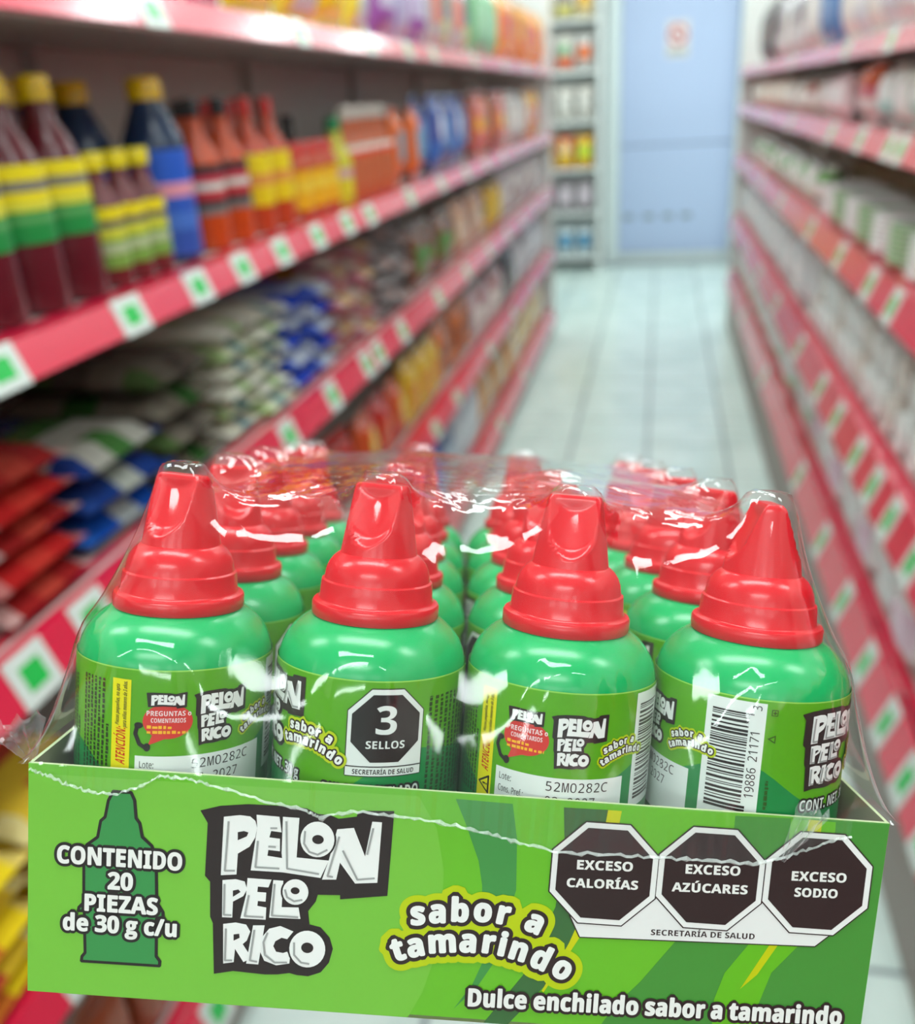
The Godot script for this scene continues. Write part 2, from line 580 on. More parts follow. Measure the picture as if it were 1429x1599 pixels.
func logo(s: Dictionary, xf: Transform2D, layer: int, strokes: bool, only_first_word := false):
	var dark := c8(46, 36, 34)
	var white := c8(238, 243, 240)
	if only_first_word:
		ink(s, xf * flat2([-44.0, -4.6, -38, -4.2, -25, -4.6, -20, -5.6, -17, -4.6, -10.8, -3.6, -11.1, -19.3, -19.2, -20.6, -19.4, -18.9, -30, -18.2, -42.4, -19.4]), dark, layer)
	else:
		ink(s, xf * flat2(LOGO_PLATE), dark, layer)
	for i in LOGO_LETTERS.size():
		if not only_first_word or i < 4:
			ink(s, xf * flat2(LOGO_LETTERS[i]), white, layer + 1 + 0.25 * (i % 3))
	for i in LOGO_RINGS.size():
		if not only_first_word or i < 1:
			var e = LOGO_RINGS[i]
			for o in grown(oval(e[0], e[1], e[2], e[3]), 0.32):
				ink(s, xf * o, dark, layer + 2)
			ink(s, xf * oval(e[0], e[1], e[2], e[3]), white, layer + 3)
			var h = LOGO_RING_HOLES[i]
			ink(s, xf * oval(h[0], h[1], h[2], h[3], 20), dark, layer + 4)
	for i in LOGO_HOLES.size():
		if not only_first_word or i < 1:
			ink(s, xf * flat2(LOGO_HOLES[i]), dark, layer + 2)
	if strokes:
		for a in LOGO_STROKES:
			stroke(s, xf * flat2(a), 0.34, c8(160, 164, 162), layer + 5)

func flavour(s: Dictionary, xf: Transform2D, layer: int):
	# letters stand one by one on a bent line: character, middle, baseline, turn
	var line := [["s", -5.5, -24.0, 5.0], ["a", -2.1, -23.4, 4.0], ["b", 1.6, -22.9, 2.0], ["o", 5.45, -22.6, -3.0], ["r", 8.8, -22.8, -8.0], ["a", 14.1, -23.9, -20.0],
		["t", -8.0, -30.7, 21.0], ["a", -5.2, -29.8, 15.0], ["m", -0.9, -28.8, 7.0], ["a", 3.45, -28.4, 0.0], ["r", 6.75, -28.3, -4.0], ["i", 9.15, -28.6, -8.0], ["n", 11.9, -29.2, -13.0], ["d", 15.6, -30.5, -21.0], ["o", 19.3, -31.9, -27.0]]
	var k: float = xf.get_scale().x
	var halo := []
	var rim := []
	for a in line:
		var g := glyph(font_bold, a[0])
		var h := 4.05
		var own := Transform2D(deg_to_rad(a[3]), Vector2(a[1], a[2])) * Transform2D(Vector2(h * 0.98, 0), Vector2(0, h), Vector2(-g.step * h * 0.49, 0))
		for p in g.outer:
			var q: PackedVector2Array = xf * own * p
			if area2(q) < 0:
				q.reverse()
			halo.append_array(grown(q, 2.1 * k))
			rim.append_array(grown(q, 0.92 * k))
		draw_glyph(s, g, xf * own, c8(238, 244, 240), layer + 2, c8(48, 38, 34), [], 0.2 * k)
	for o in joined(halo):
		ink(s, o, c8(184, 206, 0), layer)
	for o in joined(rim):
		ink(s, o, c8(48, 38, 34), layer + 1)

func octagon(c: Vector2, r: float) -> PackedVector2Array:
	var p := PackedVector2Array()
	for i in 8:
		var a := TAU * (i + 0.5) / 8.0
		p.append(c + Vector2(cos(a), sin(a)) * r)
	return p

func card(a: Vector3, b: Vector3, c: Vector3, d: Vector3, inward: Vector3, outer: Color) -> ArrayMesh:
	# a sheet of printed board: a b c d outside, kraft inside and on the cut edges
	var s := soup()
	var kraft := lin(c8(168, 158, 136))
	var q := [a + inward, b + inward, c + inward, d + inward]
	quad(s, a * MM, d * MM, c * MM, b * MM, lin(outer))
	quad(s, q[0] * MM, q[1] * MM, q[2] * MM, q[3] * MM, kraft)
	var o := [a, b, c, d]
	for i in 4:
		var j := (i + 1) % 4
		quad(s, o[i] * MM, q[i] * MM, q[j] * MM, o[j] * MM, lin(c8(190, 205, 160)) if i == 0 else kraft)
	return done(s)

func display_tray():
	var t := base("candy_display_tray")
	t.transform = tray_pose()
	tag(t, "bright green cardboard display tray printed with the candy name, holding the bottles", "display tray")
	var green := c8(104, 188, 40)
	var H := TRAY_HALF
	var F := TRAY_FOOT
	var Y := -TRAY_TALL
	var D := -TRAY_DEEP
	var fp := put("front_panel", card(Vector3(-H, 0, 0), Vector3(H, 0, 0), Vector3(F, Y, 0), Vector3(-F, Y, 0), Vector3(0, 0, -0.6), green), "card_print", t)
	put("side_panel", card(Vector3(H, 0, -0.1), Vector3(H, 0, D), Vector3(F, Y, D), Vector3(F, Y, -0.1), Vector3(-0.6, 0, 0), c8(92, 175, 62)), "card_print", t)
	put("side_panel", card(Vector3(-H, 0, D), Vector3(-H, 0, -0.1), Vector3(-F, Y, -0.1), Vector3(-F, Y, D), Vector3(0.6, 0, 0), c8(92, 175, 62)), "card_print", t)
	put("back_panel", card(Vector3(H, 0, D), Vector3(-H, 0, D), Vector3(-F, Y, D), Vector3(F, Y, D), Vector3(0, 0, 0.6), green), "card_print", t)
	put("bottom_panel", card(Vector3(-F, Y, D), Vector3(-F, Y, 0), Vector3(F, Y, 0), Vector3(F, Y, D), Vector3(0, 0.6, 0), c8(168, 158, 136)), "card_print", t)
	# ---- the print on the front panel
	curve_radius = 0.0
	var edge := PackedVector2Array([Vector2(-F + 0.05, Y + 0.05), Vector2(F - 0.05, Y + 0.05), Vector2(H - 0.05, -0.05), Vector2(-H + 0.05, -0.05)])
	var s := soup()
	var bands := [[B_LIGHT, c8(118, 194, 62), 0], [B_ONE, c8(68, 148, 72), 0], [B_TWO, c8(60, 108, 60), 1], [B_TWO_Y, c8(202, 208, 6), 2], [B_THREE, c8(70, 146, 56), 0], [B_FOUR, c8(100, 186, 30), 1], [B_FOUR_Y, c8(196, 204, 8), 2]]
	for b in bands:
		for piece in Geometry2D.intersect_polygons(flat2(b[0]), edge):
			ink(s, piece, b[1], b[2])
	put("swoosh_bands", done(s), "card_print", fp)
	s = soup()
	var dark := c8(40, 38, 34)
	for o in grown(flat2(ICON), 0.22):
		ink(s, o, dark, 3)
	for o in grown(flat2(ICON), -0.32):
		ink(s, o, c8(58, 146, 76), 4)
	put("bottle_silhouette", done(s), "card_print", fp)
	s = soup()
	var white := c8(236, 240, 236)
	var rim := [[0.62, dark, 5]]
	var inner := c8(70, 120, 66)
	write(s, font_bold, "CONTENIDO", Vector2(-68.3, -17.35), 21.8, 3.05, white, 6, dark, 0.006, rim, 0.0, 0.1)
	write(s, font_bold, "20", Vector2(-59.4, -21.5), 4.5, 3.0, white, 6, dark, 0.006, rim, 0.0, 0.1)
	write(s, font_bold, "PIEZAS", Vector2(-63.5, -25.7), 13.0, 2.95, white, 6, dark, 0.006, rim, 0.0, 0.1)
	write(s, font_bold, "de 30 g c/u", Vector2(-67.0, -29.5), 20.1, 2.95, white, 6, dark, 0.006, rim, 0.0, 0.1)
	put("content_lettering", done(s), "card_print", fp)
	s = soup()
	logo(s, Transform2D(), 3, true)
	put("logo_lettering", done(s), "card_print", fp)
	s = soup()
	flavour(s, Transform2D(), 3)
	put("flavour_lettering", done(s), "card_print", fp)
	# ---- the three warning seals on their shared white field
	s = soup()
	var black := c8(48, 38, 36)
	var field := flat2([20.6, -20.4, 22.8, -15.6, 66.5, -15.0, 66.2, -20.0, 63.2, -22.9, 22.6, -24.2])
	for o in grown(field, 0.22):
		ink(s, o, black, 3)
	ink(s, field, c8(232, 236, 234), 4)
	write(s, font_bold, "SECRETARÍA DE SALUD", Vector2(34.7, -22.95), 18.1, 1.02, black, 5, c8(232, 236, 234), 0.03)
	put("seal_field", done(s), "card_print", fp)
	var words := [["EXCESO", 20.8, 9.9, -11.9, "CALORÍAS", 19.4, 12.4, -15.2], ["EXCESO", 39.4, 9.7, -11.3, "AZÚCARES", 37.6, 13.0, -14.65], ["EXCESO", 57.6, 9.7, -11.2, "SODIO", 58.5, 7.6, -14.05]]
	for k in 3:
		s = soup()
		var c: Vector2 = [Vector2(25.75, -12.5), Vector2(44.0, -12.0), Vector2(62.3, -11.55)][k]
		ink(s, octagon(c, 10.05), black, 6)
		ink(s, octagon(c, 9.8), c8(234, 238, 236), 7)
		ink(s, octagon(c, 8.78), black, 8)
		var w = words[k]
		write(s, font_bold, w[0], Vector2(w[1], w[3]), w[2], 1.62, white, 9, black, 0.03, [], 0.0, 0.04)
		write(s, font_bold, w[4], Vector2(w[5], w[7]), w[6], 1.55, white, 9, black, 0.03, [], 0.0, 0.04)
		put("warning_seal", done(s), "card_print", fp)
	s = soup()
	write(s, font_bold, "Dulce enchilado sabor a tamarindo", Vector2(3.9, -38.35), 65.6, 3.15, white, 7, black, 0.02, [[0.66, black, 6]], 0.0, 0.12)
	put("slogan_lettering", done(s), "card_print", fp)

# ============================================================ the candy bottles
const R_LABEL := 17.6

func candy_label() -> ArrayMesh:
	curve_radius = R_LABEL
	var s := soup()
	var around := TAU * R_LABEL
	var green := c8(88, 168, 16)
	var deep := c8(10, 134, 66)
	var black := c8(34, 32, 32)
	var white := c8(228, 238, 234)
	# the sleeve itself, from below the tray edge up to the shoulder
	ink(s, rect2(-around / 2, -34, around / 2, 18), green, 0)
	ink(s, rect2(-around / 2, 18, around / 2, 18.25), c8(150, 214, 90), 0)
	var wave := PackedVector2Array([Vector2(-around / 2, -34), Vector2(around / 2, -34)])
	for i in 57:
		var u := around / 2 - around * i / 56.0
		wave.append(Vector2(u, 1.6 + 4.4 * sin(u * TAU / around * 2.0 - 0.45) + 1.1 * sin(u * TAU / around * 5.0 + 2.0)))
	ink(s, wave, deep, 1)
	# warning strip
	var yellow := c8(232, 226, 0)
	ink(s, rect2(-17.2, -30, -13.7, 16.3), yellow, 2)
	write(s, font_bold, "ATENCIÓN:", Vector2(-14.5, 1.2), 6.6, 1.75, c8(206, 48, 20), 3, yellow, PI / 2, [], 0.18)
	write(s, font_bold, "Piezas pequeñas, no apta", Vector2(-15.8, 8.1), 7.2, 0.72, black, 3, yellow, PI / 2, [], 0.18)
	write(s, font_bold, "para niños menores de 3 años.", Vector2(-14.4, 7.8), 8.2, 0.72, black, 3, yellow, PI / 2, [], 0.18)
	var warn := PackedVector2Array([Vector2(-16.6, 0.3), Vector2(-16.6, -2.9), Vector2(-14.2, -1.3)])
	warn = PackedVector2Array([Vector2(-14.2, -2.7), Vector2(-14.2, 0.5), Vector2(-16.7, -1.1)])
	for o in grown(warn, 0.12):
		ink(s, o, black, 3)
	for o in grown(warn, -0.22):
		ink(s, o, yellow, 4)
	ink(s, rect2(-15.6, -1.25, -14.9, -0.95), black, 5)
	ink(s, rect2(-14.75, -1.25, -14.5, -0.95), black, 5)
	rows_of_fine_print(s, -24.6, -17.7, -4.0, 15.8, 7, c8(36, 60, 26), 2, true, 11)
	# speech bubble, telephone and small word mark
	var bub := oval(-7.4, 9.3, 4.15, 3.1, 30)
	ink(s, bub, c8(214, 58, 52), 2)
	ink(s, PackedVector2Array([Vector2(-10.6, 5.0), Vector2(-7.4, 6.4), Vector2(-9.6, 7.6)]), c8(214, 58, 52), 2)
	write(s, font_bold, "PREGUNTAS o", Vector2(-11.0, 10.3), 7.5, 0.86, c8(240, 226, 226), 3, c8(214, 58, 52))
	write(s, font_bold, "COMENTARIOS", Vector2(-10.2, 9.1), 5.8, 0.78, c8(240, 226, 226), 3, c8(214, 58, 52))
	rows_of_fine_print(s, -10.8, -4.0, 6.9, 8.7, 2, c8(244, 186, 40), 3, false, 5)
	logo(s, fit_logo(-11.0, -4.3, 11.6, 14.5, true), 4, false, true)
	stroke(s, PackedVector2Array([Vector2(-12.4, 8.4), Vector2(-12.75, 7.0), Vector2(-12.0, 5.2), Vector2(-11.0, 4.6)]), 0.7, black, 3)
	ink(s, oval(-12.2, 8.5, 0.75, 0.55, 14), black, 4)
	ink(s, oval(-10.7, 4.7, 0.6, 0.75, 14), black, 4)
	# small logo, flavour and the lot field
	logo(s, fit_logo(-3.2, 6.9, 4.7, 14.6, false), 3, false)
	flavour(s, Transform2D(0.22, Vector2(0.296, 0.296), 0, Vector2(6.9, 15.0)), 3)
	ink(s, rect2(-12.7, -7.5, 10.9, 3.1), white, 2)
	write(s, font_reg, "Lote:", Vector2(-12.0, 1.0), 2.6, 1.15, black, 3, white)
	write(s, font_reg, "Cons. Pref.:", Vector2(-12.0, -1.2), 5.0, 1.15, black, 3, white)
	write(s, font_mono, "52M0282C", Vector2(-3.4, 0.75), 11.2, 1.65, black, 3, white)
	write(s, font_mono, "03 2027", Vector2(-3.4, -1.9), 9.0, 1.65, black, 3, white)
	# bar code lying on its side
	ink(s, rect2(13.2, -3.4, 23.2, 17.6), white, 2)
	var r := RandomNumberGenerator.new()
	r.seed = 71988
	var y := -1.9
	while y < 16.0:
		var w: float = [0.16, 0.16, 0.3, 0.46][r.randi() % 4]
		ink(s, rect2(14.3, y, 20.5 if y > -1.0 and y < 15.2 else 21.2, y + w), black, 3)
		y += w + [0.17, 0.17, 0.3, 0.42][r.randi() % 4]
	write(s, font_reg, "7", Vector2(22.4, -2.9), 1.0, 1.5, black, 3, white, PI / 2)
	write(s, font_reg, "19886", Vector2(22.4, 0.6), 5.6, 1.5, black, 3, white, PI / 2)
	write(s, font_reg, "21171", Vector2(22.4, 7.2), 5.6, 1.5, black, 3, white, PI / 2)
	write(s, font_reg, "3", Vector2(22.4, 16.2), 1.0, 1.5, black, 3, white, PI / 2)
	# small marks beside it
	for o in grown(rect2(24.0, 15.6, 25.1, 16.7), 0.0):
		ink(s, o, c8(40, 84, 20), 2)
	ink(s, rect2(24.15, 15.75, 24.95, 16.55), green, 3)
	ink(s, rect2(24.45, 15.85, 24.65, 16.45), c8(40, 84, 20), 4)
	ink(s, rect2(24.25, 16.05, 24.85, 16.25), c8(40, 84, 20), 4)
	var rec := PackedVector2Array([Vector2(25.1, 10.8), Vector2(25.1, 12.3), Vector2(23.7, 11.55)])
	ink(s, rec, c8(40, 84, 20), 2)
	for o in grown(rec, -0.2):
		ink(s, o, green, 3)
	rows_of_fine_print(s, 23.9, 25.0, -1.0, 7.6, 1, c8(40, 84, 20), 2, true, 8)
	# the large front of the label
	logo(s, fit_logo(29.4, 47.2, 2.4, 17.2, false), 3, true)
	write(s, font_bold, "CONT. NET. 30 g", Vector2(30.6, -1.1), 16.0, 1.9, white, 4, black, 0.0, [[0.35, black, 3]])
	flavour(s, Transform2D(-0.1, Vector2(0.40, 0.40), 0, Vector2(47.8, 16.9)), 10)
	write(s, font_bold, "DULCE ENCHILADO", Vector2(51.6, -2.7), 17.4, 2.3, white, 4, black, 0.0, [[0.4, black, 3]])
	var seal := PackedVector2Array([Vector2(55.7, 1.5), Vector2(69.0, 1.5), Vector2(69.0, 12.9), Vector2(65.1, 16.8), Vector2(59.6, 16.8), Vector2(55.7, 12.9)])
	for o in grown(seal, 0.18):
		ink(s, o, black, 2)
	ink(s, seal, white, 3)
	ink(s, rect2(55.7, 3.05, 69.0, 3.25), black, 4)
	ink(s, octagon(Vector2(62.35, 9.9), 6.45), black, 4)
	write(s, font_bold, "3", Vector2(60.3, 8.9), 4.1, 5.0, white, 5, black)
	write(s, font_bold, "SELLOS", Vector2(58.9, 6.4), 6.9, 1.35, white, 5, black)
	write(s, font_bold, "SECRETARÍA DE SALUD", Vector2(56.9, 1.8), 10.9, 0.85, black, 4, white)
	rows_of_fine_print(s, 70.0, 84.6, -4.0, 15.0, 11, c8(30, 66, 26), 2, true, 21)
	curve_radius = 0.0
	return done(s)

func fit_logo(u0: float, u1: float, v0: float, v1: float, first_word: bool) -> Transform2D:
	var lo := Vector2(-44.0, -20.6) if first_word else Vector2(-43.9, -35.8)
	var hi := Vector2(-10.8, -3.6) if first_word else Vector2(-10.9, -3.9)
	var k := Vector2((u1 - u0) / (hi.x - lo.x), (v1 - v0) / (hi.y - lo.y))
	return Transform2D(Vector2(k.x, 0), Vector2(0, k.y), Vector2(u0 - lo.x * k.x, v0 - lo.y * k.y))

func nozzle_mesh() -> ArrayMesh:
	# a cone pinched flat from two sides, as a spout cut by two slanting planes
	var s := soup()
	var segs := 56
	var rows := 26
	var f := func(k: int, j: int) -> Vector3:
		var t := float(j) / rows
		var y := lerpf(37.2, 50.4, t)
		var r := lerpf(7.15, 4.95, pow(t, 1.05))
		if t > 0.93:
			r -= 0.4 * pow((t - 0.93) / 0.07, 2.0)
		var a := TAU * k / segs
		var p := Vector3(sin(a) * r, y, cos(a) * r)
		var yy := y - 2.6 * pow(p.x / 4.6, 2.0)      # round foot of the scoop
		var lim := lerpf(7.3, 4.7, clampf((yy - 39.0) / 1.6, 0.0, 1.0)) if yy < 40.6 else lerpf(4.7, 1.75, clampf((yy - 40.6) / 7.2, 0.0, 1.0))
		if t > 0.95:
			lim -= 0.4 * pow((t - 0.95) / 0.05, 2.0)
		p.z = clampf(p.z, -lim, lim)
		return p
	for j in rows:
		for k in segs:
			var a: Vector3 = f.call(k, j)
			var b: Vector3 = f.call(k + 1, j)
			var c: Vector3 = f.call(k + 1, j + 1)
			var d: Vector3 = f.call(k, j + 1)
			var nn := []
			for q in [[k, j], [k + 1, j], [k + 1, j + 1], [k, j + 1]]:
				var du: Vector3 = f.call(q[0] + 1, q[1]) - f.call(q[0] - 1, q[1])
				var dv: Vector3 = f.call(q[0], mini(rows, q[1] + 1)) - f.call(q[0], maxi(0, q[1] - 1))
				nn.append(dv.cross(du).normalized() * -1.0)
			var out := (b - a).cross(d - a).normalized()
			if out.dot(Vector3(a.x, 0, a.z)) < 0:
				out = -out
			for i in 4:
				if nn[i].dot(out) < 0:
					nn[i] = -nn[i]
				if nn[i].dot(out) < 0.6:
					nn[i] = out
			tri(s, a * MM, b * MM, c * MM, nn[0], nn[1], nn[2], Color.WHITE)
			tri(s, a * MM, c * MM, d * MM, nn[0], nn[2], nn[3], Color.WHITE)
	for k in segs:
		tri(s, Vector3(0, 50.4, 0) * MM, f.call(k, rows) * MM, f.call(k + 1, rows) * MM, Vector3.UP, Vector3.UP, Vector3.UP, Color.WHITE)
	return done(s)

func candy_bottles():
	var body := soup()
	add_lathe(body, [[0.0, -40.3], [15.6, -40.3], [16.6, -39.8], [17.2, -38.6], [17.5, -36.5], [17.5, 17.2], [17.35, 18.6], [16.9, 20.2], [16.2, 21.7], [15.2, 23.1], [14.0, 24.3], [12.6, 25.3], [11.2, 26.0], [10.6, 26.2], [10.2, 27.5]], 64, Color.WHITE, MM)
	var body_mesh := done(body)
	var cap := soup()
	add_lathe(cap, [[10.6, 25.9], [11.65, 25.9], [11.85, 26.2], [11.85, 28.1], [11.6, 28.5], [10.75, 28.7], [10.55, 29.0], [10.35, 31.9], [10.25, 32.4], [9.85, 32.65], [9.75, 33.2], [9.55, 34.4], [9.1, 35.5], [8.4, 36.5], [7.6, 37.2], [7.1, 37.5], [6.0, 37.6]], 64, Color.WHITE, MM)
	var cap_mesh := done(cap)
	var tip := nozzle_mesh()
	var label := candy_label()
	var pose := tray_pose()
	var cols := [-54.6, -17.75, 17.95, 53.6]
	var rise := [-1.0, -0.2, 0.2, 1.3]
	# which millimetre of the label faces out, and how the spout is turned (degrees), front row first
	var face := [[-11.4, 57.8, 0.0, 25.7], [40.0, 8.0, -30.0, 62.0], [10.0, -20.0, 58.0, 0.0], [62.0, 30.0, 20.0, -12.0], [0.0, 45.0, -8.0, 30.0]]
	var spout := [[-22.0, -18.0, -9.0, -93.0], [25.0, 60.0, -40.0, -62.0], [-70.0, 10.0, 30.0, 15.0], [40.0, -15.0, 75.0, -30.0], [10.0, 50.0, -20.0, 45.0]]
	var front := ["bottle with red question bubble, front corner by the film ear", "front row bottle whose label shows the black three seals octagon", "front row bottle showing its white lot and date field", "front row bottle showing its upright bar code, beside the bare tray wall"]
	var column := ["in the column behind the question bubble bottle", "in the column behind the octagon bottle", "in the column behind the lot field bottle", "in the column behind the bar code bottle"]
	var ranks := ["", "second", "third", "fourth", "rearmost"]
	for j in 5:
		for i in 4:
			var b := base("candy_bottle")
			var x: float = cols[i]
			var jit := Vector2.ZERO if j == 0 else Vector2(rng.randf_range(-0.1, 0.1), rng.randf_range(-0.15, 0.15))
			b.transform = pose * Transform3D(Basis(Vector3.UP, -face[j][i] / R_LABEL), Vector3(x + jit.x, rise[i] + (0.0 if j == 0 else -0.5), -18.9 - PITCH * j * 0.995 + jit.y) * MM)
			put("body", body_mesh, "bottle_green", b)
			put("label_sleeve", label, "print", b)
			var c := put("cap", cap_mesh, "cap_red", b)
			var n := put("spout", tip, "cap_red", c)
			n.rotation.y = deg_to_rad(spout[j][i]) + face[j][i] / R_LABEL
			var text: String = "green candy " + front[i] if j == 0 else "red capped green candy bottle, %s %s" % [ranks[j], column[i]]
			tag(b, text, "bottle", "candy bottles in the tray")

# ============================================================ shrink film
func cap_height(r: float) -> float:
	var p := [[0.0, 51.0], [3.4, 51.0], [4.7, 49.6], [7.2, 37.8], [9.8, 34.0], [10.6, 29.4], [12.0, 28.4], [14.2, 24.4], [16.4, 21.6], [17.8, 17.6]]
	if r >= 17.8:
		return -1e3
	for i in p.size() - 1:
		if r <= p[i + 1][0]:
			return lerpf(p[i][1], p[i + 1][1], (r - p[i][0]) / (p[i + 1][0] - p[i][0]))
	return -1e3

func shrink_film():
	# a taut membrane over the bottle tops, fixed round the tray's rim, relaxed on a grid
	var step := 1.5
	var nx := 101
	var nz := 125
	var x0 := -75.0
	var h := PackedFloat32Array()
	var low := PackedFloat32Array()
	h.resize(nx * nz)
	low.resize(nx * nz)
	var cols := [-54.6, -17.75, 17.95, 53.6]
	var rise := [-1.0, -0.2, 0.2, 1.3]
	for j in nz:
		for i in nx:
			var x := x0 + i * step
			var d := -1.0 + j * step
			var m := -1e3
			for a in 4:
				for b in 5:
					var q := Vector2(x - cols[a], d - 18.9 - PITCH * 0.995 * b)
					if absf(q.x) < 18.5 and absf(q.y) < 18.5:
						m = maxf(m, cap_height(q.length()) + rise[a] + 0.8)
			# taut folds run from tip to tip
			for b in 5:
				var off := absf(d - 18.9 - PITCH * 0.995 * b)
				if off < (5.0 if b == 0 else 1.4):
					for a in 3:
						var u: float = (x - cols[a]) / (cols[a + 1] - cols[a])
						if u > 0.0 and u < 1.0:
							m = maxf(m, 51.2 + lerpf(rise[a], rise[a + 1], u) - [11.0, 6.0, 5.0, 5.0, 8.0][b] * 4.0 * u * (1.0 - u) - (off * off / 5.0 if b == 0 else off))
			for a in 4:
				var off := absf(x - cols[a])
				if off < 1.4:
					var u := fposmod((d - 18.9) / (PITCH * 0.995), 1.0)
					if d > 18.9 and d < 18.9 + PITCH * 0.995 * 4:
						m = maxf(m, 51.2 + rise[a] - (6.5 if a == 0 or a == 3 else 4.5) * 4.0 * u * (1.0 - u) - off)
			low[j * nx + i] = m
			var edge := minf(minf(x + 75.0, 75.0 - x), minf(d + 1.0, 185.0 - d))
			h[j * nx + i] = maxf(m, minf(47.0, edge * 2.4))
			if i == 0 or j == 0 or i == nx - 1 or j == nz - 1:
				h[j * nx + i] = 0.2
	for it in 170:
		for j in range(1, nz - 1):
			var row := j * nx
			for i in range(1, nx - 1):
				var k := row + i
				var v := h[k] + 1.72 * ((h[k - 1] + h[k + 1] + h[k - nx] + h[k + nx]) * 0.25 - h[k])
				h[k] = v if v > low[k] else low[k]
	for it in 6:
		var g := h.duplicate()
		for j in range(1, nz - 1):
			for i in range(1, nx - 1):
				var k := j * nx + i
				var m := (g[k] * 4.0 + 2.0 * (g[k - 1] + g[k + 1] + g[k - nx] + g[k + nx]) + g[k - nx - 1] + g[k - nx + 1] + g[k + nx - 1] + g[k + nx + 1]) / 16.0
				h[k] = m if m > low[k] - 0.15 else low[k] - 0.15
	# finer sheet with creases
	var fine := FastNoiseLite.new()
	fine.seed = 4
	fine.noise_type = FastNoiseLite.TYPE_SIMPLEX
	fine.frequency = 0.09
	fine.fractal_type = FastNoiseLite.FRACTAL_RIDGED
	fine.fractal_octaves = 2
	var broad := FastNoiseLite.new()
	broad.seed = 9
	broad.noise_type = FastNoiseLite.TYPE_SIMPLEX
	broad.frequency = 0.03
	var sub := 2
	var mx := (nx - 1) * sub + 1
	var mz := (nz - 1) * sub + 1
	var P := PackedVector3Array()
	P.resize(mx * mz)
	for j in mz:
		for i in mx:
			var fi := float(i) / sub
			var fj := float(j) / sub
			var a := mini(int(fi), nx - 2)
			var b := mini(int(fj), nz - 2)
			var u := fi - a
			var v := fj - b
			var y: float = lerpf(lerpf(h[b * nx + a], h[b * nx + a + 1], u), lerpf(h[(b + 1) * nx + a], h[(b + 1) * nx + a + 1], u), v)
			var x := x0 + fi * step
			var d := -1.0 + fj * step
			var edge := clampf(minf(minf(x + 75.0, 75.0 - x), minf(d + 1.0, 185.0 - d)) / 4.0, 0.0, 1.0)
			var crease := 0.1 * fine.get_noise_2d(x * 0.8, d * 1.2) + 0.6 * (1.0 + broad.get_noise_2d(x * 0.8, d * 0.8))
			var skirt := clampf((19.0 - d) / 10.0, 0.0, 1.0) * edge
			var pleat := skirt * (0.3 + 0.5 * (1.0 + broad.get_noise_2d(x * 1.1, y * 0.5)))
			P[j * mx + i] = Vector3(x, y + edge * crease + 0.3 * edge, -d + pleat + 0.3 * skirt)
	# smooth the positions once so that highlights run on
	var N := PackedVector3Array()
	N.resize(mx * mz)
	for j in mz:
		for i in mx:
			var du := P[j * mx + mini(mx - 1, i + 1)] - P[j * mx + maxi(0, i - 1)]
			var dv := P[mini(mz - 1, j + 1) * mx + i] - P[maxi(0, j - 1) * mx + i]
			N[j * mx + i] = du.cross(dv).normalized() * (1.0 if du.cross(dv).y > 0 else -1.0)
	var V := PackedVector3Array()
	for p in P:
		V.append(p * MM)
	var idx := PackedInt32Array()
	for j in mz - 1:
		for i in mx - 1:
			var k := j * mx + i
			idx.append_array(PackedInt32Array([k, k + mx, k + 1, k + 1, k + mx, k + mx + 1]))
	var arr := []
	arr.resize(Mesh.ARRAY_MAX)
	arr[Mesh.ARRAY_VERTEX] = V
	arr[Mesh.ARRAY_NORMAL] = N
	arr[Mesh.ARRAY_INDEX] = idx
	var sheet := ArrayMesh.new()
	sheet.add_surface_from_arrays(Mesh.PRIMITIVE_TRIANGLES, arr)
	var t := base("shrink_film")
	t.transform = tray_pose()
	tag(t, "clear glossy shrink film torn along the front, stretched over the bottle caps", "plastic film")
	put("draped_sheet", sheet, "film", t)
	# the strip that still clings to the front panel, down to the tear
	var s := soup()
	var fz := soup()
	var n := FastNoiseLite.new()
	n.seed = 31
	n.frequency = 0.9
	var pts := []
	for k in range(0, TEAR.size() - 2, 2):
		for q in 10:
			var a := Vector2(TEAR[k], TEAR[k + 1])
			var b := Vector2(TEAR[k + 2], TEAR[k + 3])
			var p := a.lerp(b, q / 10.0)
			pts.append(p + Vector2(0, 0.5 * n.get_noise_1d(p.x * 3.0)))
	for k in pts.size() - 1:
		var a: Vector2 = pts[k]
		var b: Vector2 = pts[k + 1]
		var w0 := 0.75 + 0.15 * n.get_noise_1d(a.x * 2.1)
		var w1 := 0.75 + 0.15 * n.get_noise_1d(b.x * 2.1)
		quad(s, Vector3(a.x, 0.3, w0) * MM, Vector3(b.x, 0.3, w1) * MM, Vector3(b.x, b.y, w1 * 0.8) * MM, Vector3(a.x, a.y, w0 * 0.8) * MM, Color.WHITE)
		# frayed white edge: a thin bead of uneven width
		var t0 := 0.1 + 0.75 * absf(n.get_noise_1d(a.x * 9.0))
		var t1 := 0.1 + 0.75 * absf(n.get_noise_1d(b.x * 9.0))
		var za := 1.0 + 0.35 * n.get_noise_1d(a.x * 13.0)
		var zb := 1.0 + 0.35 * n.get_noise_1d(b.x * 13.0)
		quad(fz, Vector3(a.x, a.y + t0, za) * MM, Vector3(b.x, b.y + t1, zb) * MM, Vector3(b.x, b.y - 0.06, zb + 0.35) * MM, Vector3(a.x, a.y - 0.06, za + 0.35) * MM, Color.WHITE)
		quad(fz, Vector3(a.x, a.y + 0.06, za + 0.35) * MM, Vector3(b.x, b.y + 0.06, zb + 0.35) * MM, Vector3(b.x, b.y - t1, zb) * MM, Vector3(a.x, a.y - t0, za) * MM, Color.WHITE)
	put("front_strip", done(s), "film_thin", t)
	put("torn_edge", done(fz), "film_edge", t)
